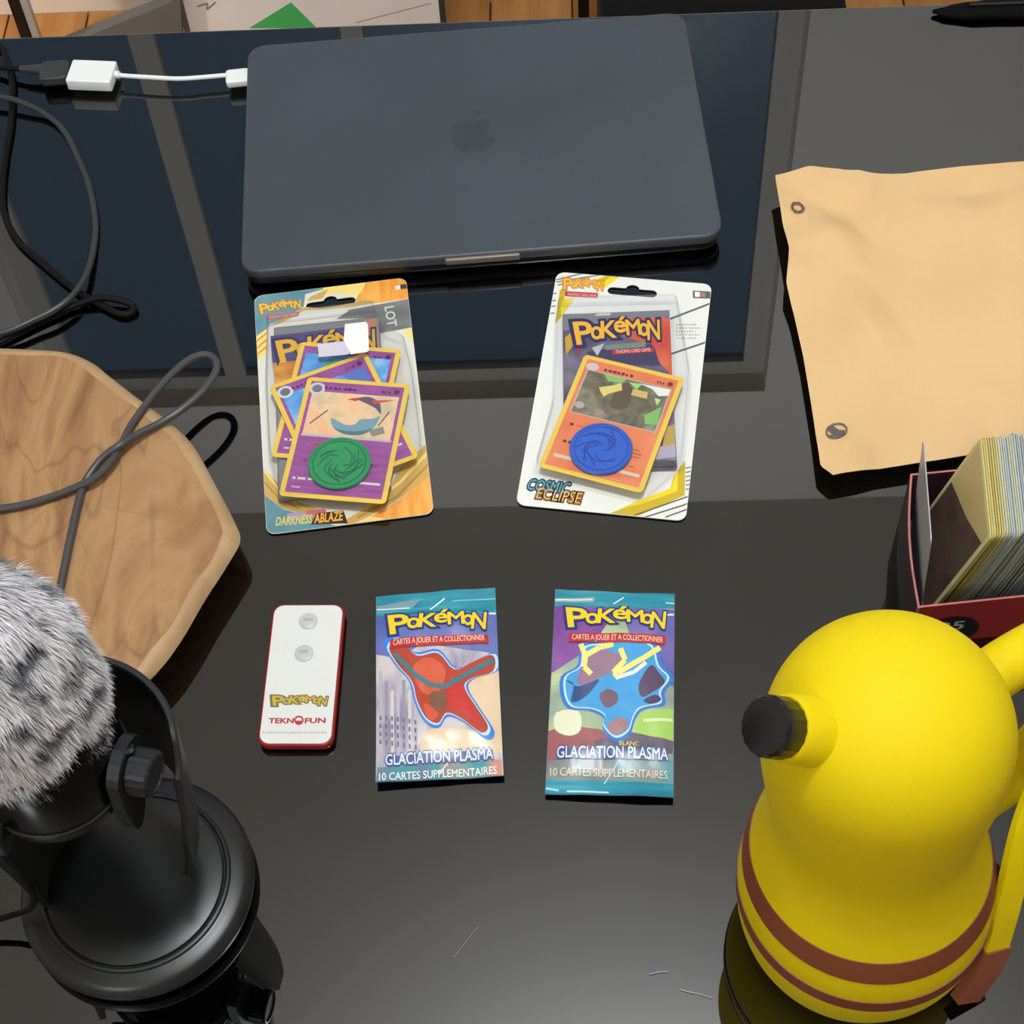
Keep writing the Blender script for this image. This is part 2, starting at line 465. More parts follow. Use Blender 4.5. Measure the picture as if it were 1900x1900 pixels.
# ------------------------------------------------------------------ laptop
ps = pose([(460.5, 85), (1268, 20), (1344.5, 436.5), (445, 506)], 0.017)
lp = thing('laptop', 'closed laptop in a matte slate grey shell with a dark emblem', 'laptop', (ps[0], ps[1], 0), ps[2])
LW, LH = ps[3], ps[4]
case_m = MN('slate_shell', [(0.3, (59, 65, 72)), (0.7, (66, 71, 80))], 9, 0.42, bump=0.25, bscale=1500)
dark_m = M('black_shell', (12, 13, 14), 0.3)
mesh('base', *rslab(LW - 0.002, LH - 0.002, 0.012, 0.0015, 0.0098, 0.0012, 0.004), dark_m, lp, smooth=True, angle=50)
lid = mesh('lid', *rslab(LW, LH, 0.0125, 0.0102, 0.017, 0.0018, 0.0008), [case_m], lp, smooth=True, angle=50)
for sx in (-1, 1):
    for sy in (-1, 1):
        mesh('rubber_foot', *lathe([(0.006, 0), (0.006, 0.0016)], 16, sx * (LW / 2 - 0.03), sy * (LH / 2 - 0.03)), dark_m, lp)
cl = conv(ps, 0.017, 0, 0, 1)
# finger scoop in the front edge: a pale aluminium lip
a_, b_ = cl(826, 489), cl(966, 478)
mesh('lid_notch', *rslab(abs(b_[0] - a_[0]), 0.0030, 0.0012, 0.0108, 0.0155, 0.0008, cx=(a_[0] + b_[0]) / 2, cy=-LH / 2 - 0.0004, n=3), M('raw_aluminium', (128, 118, 108), 0.4, 0.3), lp, smooth=True)
# fruit shaped emblem with a bite and a leaf, tone on tone
pr = Print()
ex, ey = cl(878, 248); S_ = 0.0155
def em(pts): return [(ex + x * S_, ey + y * S_) for x, y in pts]
body = [(0, .72), (.3, .82), (.62, .78), (.84, .58), (.66, .34), (.62, .02), (.76, -.26), (.94, -.38), (.78, -.74), (.5, -1.06), (.24, -1.04), (0, -.95), (-.24, -1.04), (-.5, -1.06), (-.8, -.68), (-.97, -.12), (-.92, .4), (-.66, .74), (-.3, .83)]
pr.poly(em(body), M('emblem_grey', (54, 59, 66), 0.46), 1, 4)
pr.poly(em([(0.0, .92), (.05, 1.16), (.2, 1.36), (.44, 1.48), (.42, 1.22), (.26, 1.0)]), M('emblem_grey', (54, 59, 66), 0.46), 1, 4)
pr.build('emblem', lid, flat(0.017), 0.00008)

# ------------------------------------------------------------------ white adapter, grey plug and cables on the left
white_m = M('white_plastic', (236, 238, 236), 0.35)
def slab_px(quad, z1, th, r, m, name, parent, bev=0.001):
    q = pose(quad, z1)
    v, f = rslab(q[3], q[4], r, -th, 0, bev, n=4)
    ca, sa = math.cos(q[2]), math.sin(q[2])
    return mesh(name, [(q[0] + ca * x - sa * y, q[1] + sa * x + ca * y, z1 + z) for x, y, z in v], f, m, parent, smooth=True, angle=50)
ad = thing('usb_adapter', 'white adapter with a short cable plugged into the laptop', 'adapter')
slab_px([(133, 107), (214, 115), (204, 155), (124, 147)], 0.0135, 0.0090, 0.0015, white_m, 'housing', ad)
def path(pts, sub=8): return catmull([U(x, y, z / 1000) for x, y, z in pts], sub)
mesh('cable', *tube(path([(205, 137, 9), (225, 140, 9), (270, 143, 9.2), (330, 146, 9), (380, 143, 8.5), (425, 139, 8.5)]), 0.0016, 10), white_m, ad, smooth=True)
mesh('strain_relief', *tube(path([(205, 137, 9), (222, 139, 9)], 2), 0.0026, 10), white_m, ad, smooth=True)
slab_px([(417, 128), (462, 124), (462, 149), (419, 153)], 0.0112, 0.0060, 0.0025, white_m, 'plug', ad, 0.0015)
grey_m = M('dark_grey_plastic', (52, 54, 56), 0.4)
blk_m = M('black_rubber', (5, 5, 6), 0.6, spec=.25)
cb = thing('usb_cable', 'black cable with a grey plug pushed into the white adapter', 'cable')
slab_px([(72, 112), (128, 110), (124, 145), (74, 145)], 0.0125, 0.0075, 0.004, grey_m, 'plug', cb, 0.0015)
mesh('strain_relief', *tube(path([(80, 130, 9), (60, 129, 9), (38, 128, 8.5)], 3), [0.0040, 0.0038, 0.0036, 0.0032, 0.003, 0.0026, 0.0024], 10), grey_m, cb, smooth=True)
mesh('cord', *tube(path([(45, 128, 8.6), (10, 126, 7), (-40, 124, 4), (-120, 135, 2.5), (-200, 170, 2.5)]), 0.0020, 10), blk_m, cb, smooth=True)
o = mesh('coiled_cable', *tube(path([(-60, 60, 3), (-25, 82, 3), (2, 86, 3.5), (9, 100, 4), (15, 118, 4.5), (21, 142, 4), (23, 180, 2.4), (20, 230, 2.4), (10, 290, 2.4), (4, 350, 2.4), (9, 400, 2.4), (34, 447, 2.4), (80, 489, 2.4), (140, 538, 2.4), (185, 564, 2.4), (222, 582, 2.4), (243, 580, 2.6), (247, 568, 3), (226, 558, 5), (185, 553, 5.6), (140, 566, 3.6), (90, 590, 2.4), (40, 614, 2.4), (-10, 640, 2.4), (-70, 672, 2.4)]), 0.0023, 10), blk_m, smooth=True)
tag(o, 'thin black cable with a small loop lying on the glass', 'cable')
o = mesh('headset_cable', *tube(path([(-60, 176, 7.5), (0, 180, 7.8), (40, 190, 7.2), (85, 212, 4), (120, 245, 2.3), (148, 300, 2.2), (167, 350, 2.2), (177, 410, 2.2), (174, 460, 2.4), (160, 510, 6), (134, 549, 9.5), (100, 575, 9.8), (60, 595, 9), (20, 613, 8.5), (-20, 624, 8), (-80, 634, 7.5)]), 0.0021, 10), M('grey_rubber', (50, 52, 52), 0.4), smooth=True)
tag(o, 'grey cable bowing in a wide arc over the black one', 'cable')

# ------------------------------------------------------------------ wooden board
wood_m = MN('olive_wood', [(0.28, (112, 76, 46)), (0.42, (154, 114, 75)), (0.52, (168, 129, 87)), (0.62, (146, 106, 67)), (0.7, (172, 135, 93))], 13, 0.55, detail=9, stretch=(1.5, 0.55, 1), distort=1.8, bump=0.3, bscale=90)
def veins(m, scale, width, amount, stretch):
    nt = m.node_tree; b = nt.nodes['Principled BSDF']; src = b.inputs['Base Color'].links[0].from_socket
    tc = nt.nodes.new('ShaderNodeTexCoord'); mp = nt.nodes.new('ShaderNodeMapping'); mp.inputs['Scale'].default_value = stretch; mp.inputs['Location'].default_value = (3.1, 1.7, .4)
    nz = nt.nodes.new('ShaderNodeTexNoise'); nz.inputs['Scale'].default_value = scale; nz.inputs['Detail'].default_value = 3; nz.inputs['Distortion'].default_value = 1.2
    sb = nt.nodes.new('ShaderNodeMath'); sb.operation = 'SUBTRACT'; sb.inputs[1].default_value = .5
    ab = nt.nodes.new('ShaderNodeMath'); ab.operation = 'ABSOLUTE'
    mr = nt.nodes.new('ShaderNodeMapRange'); mr.inputs[2].default_value = width; mr.inputs[3].default_value = amount; mr.inputs[4].default_value = 0.0
    mx = nt.nodes.new('ShaderNodeMix'); mx.data_type = 'RGBA'; mx.inputs['B'].default_value = (*lin((98, 66, 40)), 1)
    nt.links.new(tc.outputs['Object'], mp.inputs[0]); nt.links.new(mp.outputs[0], nz.inputs[0]); nt.links.new(nz.outputs[0], sb.inputs[0])
    nt.links.new(sb.outputs[0], ab.inputs[0]); nt.links.new(ab.outputs[0], mr.inputs[0]); nt.links.new(mr.outputs[0], mx.inputs['Factor'])
    nt.links.new(src, mx.inputs['A']); nt.links.new(mx.outputs['Result'], b.inputs['Base Color'])
veins(wood_m, 7, .012, .42, (1.3, .6, 1))
rim_m = MN('sanded_wood', [(0.3, (166, 132, 92)), (0.7, (184, 152, 112))], 40, 0.55, detail=5, distort=0.8)
out_px = [(-300, 720), (-160, 665), (-60, 652), (0, 649), (60, 651), (130, 658), (172, 674), (205, 700), (262, 744), (325, 792), (362, 832), (398, 897), (436, 970), (446, 1003), (428, 1040), (382, 1112), (336, 1190), (290, 1250), (225, 1300), (120, 1345), (-20, 1370), (-180, 1340), (-300, 1250), (-380, 1050), (-370, 850)]
ZT = 0.026
outl = catmull([U(x, y, ZT - 0.006) for x, y in out_px], 4, True)
cen = sum(outl, Vector()) / len(outl)
def inset(d, z, jit=0.0):
    n = len(outl); r = []
    for i in range(n):
        t = (outl[(i + 1) % n] - outl[i - 1]).normalized(); nn = Vector((-t.y, t.x, 0))
        if nn.dot(cen - outl[i]) < 0: nn = -nn
        j = jit * noise.noise(outl[i] * 40)
        p = outl[i] + nn * (d + j); r.append((p.x, p.y, z + j * 0.5))
    return r
bd = thing('wooden_board', 'thick irregular wooden board with pale chamfered edges', 'board', (0, 0, 0))
mb = MB()
rings = [inset(0.019, 0.0, 0.001), inset(0.010, 0.009, 0.001), inset(0.002, 0.016, 0.0006), inset(0.0, ZT - 0.006), inset(0.0022, ZT - 0.002, 0.0006), inset(0.0062, ZT, 0.0022), inset(0.0080, ZT, 0.0022)]
v, f = loft(rings); n = len(outl)
mi = [0 if k < 2 * n else (1 if k < 6 * n else 0) for k in range(len(f))]
mesh('slab', v, f, [wood_m, rim_m], bd, mi, smooth=True, angle=40)
# top grain surface, gently uneven
top = inset(0.0080, ZT, 0.0022)
rings = [[(cen.x + (x - cen.x) * k, cen.y + (y - cen.y) * k, z + 0.0002 + 0.0012 * (1 - k) * noise.noise(Vector((x * k * 30, y * k * 30, 1)))) for x, y, z in top] for k in (1, .9, .75, .6, .45, .3, .15, .02)]
v, f = loft(rings, False); f.append(tuple(range(7 * n, 8 * n)))
mesh('grain_surface', v, f, wood_m, bd, smooth=True, angle=60)

# microphone lead looping over the board
lead_m = M('lead_rubber', (66, 64, 64), 0.42)
o = mesh('microphone_lead', *tube(path([(-90, 962, 29), (-10, 946, 29.5), (40, 938, 29.5), (90, 924, 29.5), (135, 907, 30), (175, 887, 34), (205, 858, 34), (225, 825, 31), (240, 795, 29.5), (258, 768, 29.5), (285, 732, 29.5), (320, 693, 30), (352, 667, 30), (378, 658, 30), (396, 664, 30), (402, 680, 30), (395, 700, 30), (375, 726, 30), (340, 757, 30), (300, 783, 30), (255, 806, 33), (222, 826, 36), (190, 850, 33), (168, 878, 30.5), (155, 900, 29.5), (146, 930, 29.5), (138, 965, 29.5), (127, 1015, 29.5), (115, 1075, 29.5), (104, 1130, 29.5), (98, 1180, 29.5)]) + catmull([U(98, 1180, .0295), Vector((-.262, .420, .036)), Vector((-.2435, .394, .052)), Vector((-.2385, .362, .085)), Vector((-.2365, .3440, .1275))], 8)[1:], 0.0023, 10), lead_m, smooth=True)
tag(o, 'dark grey lead looped twice over the wooden board', 'cable')

# ------------------------------------------------------------------ remote control
ps = pose([(507.7, 1121.3), (638.8, 1121.3), (615.4, 1381.7), (478.2, 1381.7)], 0.007)
rm = thing('remote_control', 'small white remote with a red body and two round buttons', 'remote', (ps[0], ps[1], 0), ps[2])
red_m = M('red_plastic', (150, 26, 24), 0.4)
mesh('body', *rslab(ps[3] + 0.0012, ps[4] + 0.0012, 0.0062, 0.0006, 0.0066, 0.0012, 0.0025), red_m, rm, smooth=True, angle=50)
face = mesh('face_plate', *rslab(ps[3] - 0.0012, ps[4] - 0.0012, 0.0056, 0.0064, 0.0072, 0.0003), M('remote_white', (226, 227, 223), 0.4), rm, smooth=True)
cz = conv(ps, 0.0072, 460, 1090, 5.76)
gp = P_((120, 122, 124))
for (bx, by), st in (((645, 362), 'ON'), ((600, 705), 'OFF')):
    x, y = cz(bx, by)
    b = mesh('button', *lathe([(0.0052, 0.0071), (0.0052, 0.0076), (0.0046, 0.0080), (0.0030, 0.0082), (0.0004, 0.0083)], 28, x, y), M('button_silver', (196, 198, 198), 0.35), rm, smooth=True, angle=50)
    q = Print(); q.text(st, (x - 0.0024, y - 0.0004), (x + 0.0024, y - 0.0004), 0.0018, gp, 1, 0.0)
    q.build('button_lettering', b, flat(0.0083))
q = Print(cz)
q.logo((262, 1262), (838, 1262), 0.0062, P_((205, 170, 62)), P_((112, 108, 66)), 1, 0.12)
q.text('TEKN', (222, 1450), (485, 1450), 0.0029, P_((178, 48, 56)), 1, 0.035)
q.text('FUN', (610, 1450), (825, 1446), 0.0029, P_((178, 48, 56)), 1, 0.035)
q.ring(545, 1418, 52, 48, 20, P_((188, 70, 74)), 1); q.poly([(500, 1425), (590, 1425), (575, 1462), (545, 1472), (515, 1462)], P_((178, 48, 56)), 2)
strokes(q, 155, 850, 1562, 26, P_((186, 186, 181)), 1, 30, 12)
q.build('lettering', face, flat(0.0072))

# ------------------------------------------------------------------ trading cards of the blister packs (card space: mm from the upper left corner)
CW, CH = 0.063, 0.088
def card(parent, ps_parent, quad_px, z, panel, art_fn, seedname):
    ca, sa = math.cos(ps_parent[2]), math.sin(ps_parent[2])
    q = pose(quad_px, z)
    dx, dy = q[0] - ps_parent[0], q[1] - ps_parent[1]
    o = mesh('trading_card', *rslab(CW, CH, 0.003, -0.0006, 0, 0.0001, n=4), P_((236, 200, 84)), parent)
    o.location = (ca * dx + sa * dy, -sa * dx + ca * dy, z); o.rotation_euler = (0, 0, q[2] - ps_parent[2])
    pr = Print(lambda x, y: (x / 1000 - CW / 2, CH / 2 - y / 1000))
    pr.poly([(3, 3), (60, 3), (60, 85), (3, 85)], panel, 1)
    art_fn(pr)
    pr.build('printed_face', o, flat(0.0))
    return o

def card_common(p, dark, light, a, b):
    strokes(p, 12, 32, 8.4, 2.2, dark, 3, 7, a); strokes(p, 47, 53, 8.4, 2, dark, 3, 3, b); p.ell(56, 7, 1.7, 1.7, dark, 3)
    p.poly([(5.5, 74), (57.5, 74), (57.5, 75.6), (5.5, 75.6)], light, 3)
    for x in (8, 14, 30, 36): p.ell(x, 74.8, .7, .7, dark, 4)
    strokes(p, 6.5, 12, 81.6, 1.4, light, 3, 4, a)

purple = MN('card_purple', [(0.3, (142, 70, 140)), (0.7, (164, 92, 158))], 60, 0.38, stretch=(1, 6, 1))
skyb = MN('print_sky', [(0.35, (70, 130, 205)), (0.55, (110, 175, 228)), (0.72, (215, 232, 240))], 70, 0.38, distort=.5)
navy, pale, dk = P_((62, 70, 130)), P_((226, 214, 222)), P_((84, 44, 88))
def art_front(p):
    p.poly([(5, 10.5), (58, 10.5), (58, 43), (5, 43)], MN('print_peach', [(0.3, (196, 186, 150)), (0.5, (240, 204, 160)), (0.7, (246, 176, 132))], 55, .38, distort=.6), 2)
    p.poly([(4.4, 42.6), (58.6, 42.6), (58.6, 44.2), (4.4, 44.2)], P_((198, 188, 190)), 3)
    # an abstract crescent with loose strokes
    p.poly([(20, 30), (23, 37), (31, 41), (41, 40), (47, 34), (49, 26), (45, 28), (38, 29), (35, 33), (30, 34), (25, 32)], P_((116, 160, 172)), 3, 4)
    p.poly([(23, 37), (31, 41), (41, 40), (46, 35), (40, 37.5), (31, 38.5)], P_((84, 118, 128)), 4, 3)
    p.poly([(33, 14), (40, 12), (47, 16), (49, 24), (45, 20), (39, 17)], P_((96, 84, 112)), 4, 4)
    p.poly([(27, 15), (34, 13), (33, 16)], P_((190, 60, 66)), 4); p.poly([(42, 14.5), (56, 13), (44, 17)], P_((206, 84, 66)), 4)
    for a, b in (((8, 35), (17, 24)), ((49, 33), (54, 22))): p.line([a, b], 0.9, P_((110, 96, 88)), 4)
    p.poly([(44, 37), (52, 33), (54, 38), (47, 41)], P_((140, 138, 128)), 4)
    p.ell(7.5, 8.5, 5, 4.6, P_((206, 204, 206)), 3); p.ell(7.5, 8.5, 3.1, 2.9, P_((120, 116, 128)), 4)
    p.line([(12, 50), (22, 50)], 1.0, P_((190, 60, 70)), 3)
    p.line([(10, 62), (11, 62)], 1.4, dk, 3); p.line([(14, 62), (15, 62)], 1.4, dk, 3)
    strokes(p, 50, 54, 62.5, 1.8, dk, 3, 2, 8)
    card_common(p, dk, pale, 1, 2)
def art_mid(p):
    p.poly([(5, 10.5), (58, 10.5), (58, 43), (5, 43)], skyb, 2)
    p.poly([(42, 10.5), (58, 10.5), (58, 26), (50, 22)], P_((92, 116, 190)), 3)
    p.ell(7.5, 8.5, 5, 4.6, P_((214, 214, 214)), 3); p.ell(7.5, 8.5, 3.1, 2.9, P_((110, 112, 120)), 4)
    card_common(p, dk, pale, 3, 4)
def art_back(p):
    p.poly([(5, 8.5), (58, 8.5), (58, 43), (5, 43)], skyb, 2)
    p.poly([(17, 16), (24, 13), (33, 14), (40, 18), (30, 18), (22, 19)], P_((80, 165, 120)), 3, 4)
    card_common(p, dk, pale, 5, 6)
orange = MN('card_orange', [(0.3, (222, 116, 74)), (0.7, (238, 142, 96))], 50, 0.38)
def art_right(p):
    dkb = P_((98, 50, 38))
    p.poly([(5, 10.5), (58, 10.5), (58, 44.6), (5, 44.6)], P_((190, 186, 178)), 2)
    p.poly([(5.8, 11.2), (57.2, 11.2), (57.2, 44), (5.8, 44)], MN('print_olive', [(0.3, (82, 78, 62)), (0.5, (118, 112, 92)), (0.68, (150, 146, 124))], 75, .38, detail=6, distort=1.0), 3)
    p.poly([(16, 11.2), (30, 11.2), (28, 15), (20, 16)], P_((140, 186, 104)), 4); p.poly([(32, 13), (40, 12), (38, 17)], P_((150, 214, 120)), 4)
    p.poly([(38, 12), (57.2, 11.2), (57.2, 16), (52, 18), (47, 14)], P_((232, 238, 224)), 4)
    p.poly([(16, 22), (24, 18), (28, 15), (30, 20), (23, 25), (21, 28), (18, 25)], P_((226, 206, 112)), 5)
    p.poly([(36, 17), (45, 17), (46, 22), (36, 22)], P_((206, 180, 108)), 5)
    p.poly([(26, 20), (32, 13), (37, 22), (36, 33), (27, 34)], P_((98, 84, 66)), 4, 3)
    p.poly([(48, 34), (56, 25), (57.2, 39), (50, 40)], P_((128, 188, 104)), 4); p.poly([(50, 20), (54, 20), (53, 25)], P_((170, 230, 150)), 5)
    p.ell(9, 38, 3, 2.6, P_((188, 170, 164)), 4); p.ell(22, 40, 3, 2.4, P_((160, 140, 116)), 4)
    p.ell(7.5, 8, 4, 3, P_((210, 196, 190)), 3)
    strokes(p, 15, 34, 9, 2.4, dkb, 3, 7, 9); strokes(p, 48, 53, 8.6, 2, dkb, 3, 3, 10); p.ell(56, 7.2, 1.7, 1.7, P_((112, 58, 40)), 3)
    for y in (53, 66):
        p.ell(9, y, 1.1, 1.1, dkb, 3); p.line([(12, y), (17, y)], .7, P_((180, 100, 70)), 3)
    p.ell(12, 66, 1.1, 1.1, dkb, 3)
    for x0, x1, y in ((49, 53, 60), (46, 55, 62.5), (46, 54, 65), (50, 53, 72)): p.line([(x0, y), (x1, y)], .8, P_((168, 88, 60)), 3)
    for x0, x1 in ((6, 18), (44, 58)): p.poly([(x0, 76), (x1, 76), (x1, 78.4), (x0, 78.4)], P_((222, 200, 178)), 3)

def coin(parent, x, y, z, r, rgb, dark_rgb, seed, name):
    m = M(name, rgb, 0.32); o = mesh('coin', *lathe([(r * .96, z), (r, z + .0005), (r, z + .0022), (r * .97, z + .0027), (r * .93, z + .0027), (r * .925, z + .0023), (0.0005, z + .0023)], 56, x, y), m, parent, smooth=True, angle=30)
    random.seed(seed); p = Print(); d = M(name + '_relief', dark_rgb, 0.4)
    for k in range(13):
        a = random.uniform(0, 6.28); b = a + random.uniform(.6, 2.6); r1, r2 = r * random.uniform(.1, .5), r * random.uniform(.55, .8)
        c_ = (a + b) / 2; rm_ = (r1 + r2) / 2
        p.line([(q_.x, q_.y) for q_ in catmull([(x + r1 * math.cos(a), y + r1 * math.sin(a), 0), (x + rm_ * math.cos(c_), y + rm_ * math.sin(c_), 0), (x + r2 * math.cos(b), y + r2 * math.sin(b), 0)], 5)], r * .035, d, 1)
    p.ring(x, y, r * .86, r * .86, r * .03, d, 1, 48)
    p.build('relief', o, flat(z + .0023), 0.00015)
    return o

plastic = bpy.data.materials.new('clear_blister'); plastic.use_nodes = True
nt = plastic.node_tree; nt.nodes.remove(nt.nodes['Principled BSDF'])
tr = nt.nodes.new('ShaderNodeBsdfTransparent'); gs = nt.nodes.new('ShaderNodeBsdfGlossy'); gs.inputs['Roughness'].default_value = 0.08
fr = thin_fresnel(nt, 0.02); mx = nt.nodes.new('ShaderNodeMixShader')
tr.inputs[0].default_value = (0.945, 0.945, 0.96, 1)
nt.links.new(fr.outputs[0], mx.inputs[0]); nt.links.new(tr.outputs[0], mx.inputs[1]); nt.links.new(gs.outputs[0], mx.inputs[2])
nt.links.new(mx.outputs[0], nt.nodes['Material Output'].inputs[0])

def hang_hole(c, quad):
    """sombrero hole: (left, right, y centre line points in art units, half height, bump)"""
    (x0, y0), (x1, y1), hh, bump = quad
    a, b = Vector(c(x0, y0)), Vector(c(x1, y1)); d = (b - a).normalized(); n = Vector((-d.y, d.x)); L = (b - a).length
    r = hh; pts = []
    for k in range(7):
        an = math.pi / 2 + math.pi * k / 6
        pts.append(a + d * r + d * r * math.cos(an) + n * r * math.sin(an))
    for k in range(7):
        an = -math.pi / 2 + math.pi * k / 6
        pts.append(b - d * r + d * r * math.cos(an) + n * r * math.sin(an))
    for k in range(7):
        an = math.pi * k / 6
        pts.append((a + b) / 2 + d * bump * math.cos(an) + n * (r + bump * 0.75 * math.sin(an)))
    return [(p.x, p.y) for p in pts]

def clip_rr(w, h, r):
    """limits artwork to the rounded card outline"""
    def k(x, y):
        e = 0.0002; hx, hy = w / 2 - e, h / 2 - e
        x, y = max(-hx, min(hx, x)), max(-hy, min(hy, y))
        dx, dy = abs(x) - (hx - r), abs(y) - (hy - r)
        if dx > 0 and dy > 0:
            L = math.hypot(dx, dy)
            if L > r: x, y = math.copysign(hx - r + dx * r / L, x), math.copysign(hy - r + dy * r / L, y)
        return x, y
    return k

def blister(name, label, quad, hole, base_rgb, ox, oy):
    ZB = 0.0016
    ps = pose(quad, ZB); t = thing(name, label, 'blister pack', (ps[0], ps[1], 0), ps[2], 'card blister packs')
    c = conv(ps, ZB, ox, oy, 3.8)
    hl = hang_hole(c, hole)
    # the board touches the glass at its middle; thin spacer fold underneath keeps it just off the glass
    bk = mesh('backing_card', *prism([rrect(ps[3], ps[4], 0.0055, 6), hl], ZB - 0.0006, ZB), P_(base_rgb), t)
    mesh('back_fold', *rslab(ps[3] * .8, ps[4] * .6, 0.002, 0, ZB - 0.0006, 0.0002, n=2, cy=-ps[4] * .06), P_((150, 150, 150)), t)
    k = clip_rr(ps[3], ps[4], 0.0055)
    P0 = Print(lambda x, y: k(*c(x, y))); P0.sub = 10
    return ps, t, bk, P0, c, ZB

def bubble(t, ps, c, pts, z0, z1, r=0.004):
    q = [Vector((*c(x, y), 0)) for x, y in pts]; ce = sum(q, Vector()) / len(q)
    o = catmull(q, 5, True) if r == 0 else None
    # rounded corners
    loop = []
    n = len(q)
    for i in range(n):
        a, b, d = q[i - 1], q[i], q[(i + 1) % n]
        u, w_ = (a - b).normalized(), (d - b).normalized()
        p0, p1 = b + u * r, b + w_ * r
        for k in range(5):
            s = k / 4; loop.append((p0 * (1 - s) + b * s) * (1 - s) + (b * (1 - s) + p1 * s) * s)
    def ring(s, z): return [(ce.x + (p.x - ce.x) * s, ce.y + (p.y - ce.y) * s, z) for p in loop]
    v, f = loft([ring(1.04, z0 + .0002), ring(1.0, z0 + .0004), ring(.985, z1 - .0015), ring(.972, z1 - .0003), ring(.955, z1)], False)
    f.append(tuple(4 * len(loop) + i for i in range(len(loop))))
    return mesh('plastic_bubble', v, f, plastic, t, smooth=True, angle=40)

# ---- left blister pack
ps, t, bk, A, c, ZB = blister('card_blister_pack', 'orange and teal blister pack with purple cards and a green coin', [(469.5, 547.4), (751.8, 517.1), (807, 951.3), (496.6, 993.4)],
                          ((485, 262), (835, 214), 0.0030, 0.0042), (222, 220, 210), 440, 500)
teal = MN('print_teal', [(0.3, (84, 130, 146)), (0.7, (112, 156, 168))], 40, .38); gold, gold2, lem, org = P_((206, 168, 92)), P_((176, 138, 66)), P_((246, 218, 128)), MN('print_orange', [(0.35, (238, 152, 60)), (0.65, (248, 178, 88))], 30, .38, stretch=(8, 1, 1))
A.poly([(40, 120), (650, 50), (640, 130), (480, 175), (470, 262), (330, 350), (230, 385), (205, 430), (60, 520)], teal, 1)
A.poly([(640, 50), (950, 20), (940, 110), (860, 180), (700, 172), (600, 180), (520, 190), (600, 150)], lem, 1)
A.poly([(520, 190), (640, 140), (620, 178), (600, 205), (490, 225)], gold, 2)
A.poly([(940, 20), (1280, -20), (1290, 190), (1000, 235), (840, 235), (850, 185), (880, 150)], org, 1)
A.poly([(835, 200), (1000, 232), (830, 262), (640, 282), (500, 290), (470, 290), (330, 372), (230, 400), (380, 320), (480, 265), (600, 275), (840, 232)], gold, 2)
A.poly([(790, 285), (1300, 190), (1320, 392), (1010, 450), (1000, 340), (720, 350), (600, 352)], MN('print_grey_band', [(0.3, (98, 98, 96)), (0.6, (130, 130, 126)), (0.8, (150, 150, 146))], 20, .38, stretch=(1, 3, 1)), 1)
A.poly([(420, 330), (790, 290), (700, 350), (250, 400)], P_((232, 228, 216)), 2)
A.tag = 'side_lettering'
A.text('LOT', (1040, 268), (1062, 405), 0.0058, P_((205, 205, 202)), 3, 0.02)
A.tag = 'stripe_panel'
A.poly([(60, 520), (215, 415), (222, 570), (70, 720)], lem, 1); 
for k in range(3): A.line([(80, 555 + 48 * k), (218, 440 + 48 * k)], 12, P_((226, 150, 70)), 2)
A.tag = 'corner_panel'
A.poly([(1165, 430), (1300, 400), (1320, 560), (1240, 520)], lem, 2)
A.tag = None
A.tag = 'lower_artwork'
A.poly([(110, 1330), (300, 1520), (380, 1620), (620, 1710), (560, 1740), (330, 1690), (110, 1540)], gold, 1)
A.line([(190, 1420), (320, 1580), (420, 1650)], 14, lem, 2); A.line([(192, 1500), (300, 1620), (440, 1690)], 12, gold2, 2)
A.poly([(120, 1540), (330, 1695), (560, 1745), (790, 1860), (140, 1980)], teal, 1)
A.poly([(350, 1720), (610, 1690), (640, 1740), (360, 1770)], P_((170, 150, 182)), 2); A.poly([(480, 1705), (620, 1688), (640, 1730), (500, 1735)], P_((206, 110, 112)), 3)
A.poly([(1420, 1150), (1440, 1400), (1110, 1640), (930, 1740), (790, 1810), (740, 1780), (860, 1710), (1060, 1600), (1130, 1420)], gold, 1)
A.line([(1345, 1290), (1150, 1500), (900, 1690)], 22, lem, 2); A.line([(1355, 1370), (1130, 1600), (850, 1750)], 14, gold2, 2)
A.poly([(1440, 1390), (1470, 1800), (800, 1880), (940, 1745), (1120, 1640)], org, 1)
A.poly([(790, 1812), (940, 1745), (1050, 1755), (900, 1800)], lem, 2)
A.tag = 'logo'
A.logo((165, 315), (450, 275), 0.0088, P_((240, 186, 72)), P_((168, 116, 58)), 3, 0.08)
A.poly([(205, 325), (440, 298), (430, 332), (200, 358)], P_((180, 92, 92)), 3); A.text('TRADING CARD GAME', (222, 350), (425, 325), 0.0022, P_((226, 190, 180)), 4, 0.0)
A.tag = 'title_lettering'
A.poly([(560, 1720), (750, 1700), (780, 1790), (520, 1800)], P_((58, 42, 30)), 3)
A.text('DARKNESS', (272, 1808), (525, 1788), 0.0058, P_((216, 206, 108)), 4, 0.03, 0.1); A.text('ABLAZE', (545, 1790), (742, 1768), 0.0062, P_((242, 178, 66)), 4, 0.03, 0.1)
A.tag = 'corner_icon'
A.poly([(1112, 118), (1150, 112), (1152, 140), (1116, 146)], P_((236, 226, 214)), 3); A.poly([(1150, 108), (1196, 104), (1198, 134), (1152, 140)], P_((72, 60, 54)), 3)
A.build('printed_artwork', bk, flat(ZB))
z = 0.0075
fq = pose([(440 + x / 3.8, 500 + y / 3.8) for x, y in ((225, 400), (985, 335), (1100, 1540), (320, 1600))], z)
ca, sa = math.cos(ps[2]), math.sin(ps[2]); dx, dy = fq[0] - ps[0], fq[1] - ps[1]
fp = mesh('foil_pack', *rslab(fq[3], fq[4], 0.001, -0.005, 0, 0.0015, n=2), M('foil_silver', (150, 150, 152), 0.3, 0.4), t, smooth=True)
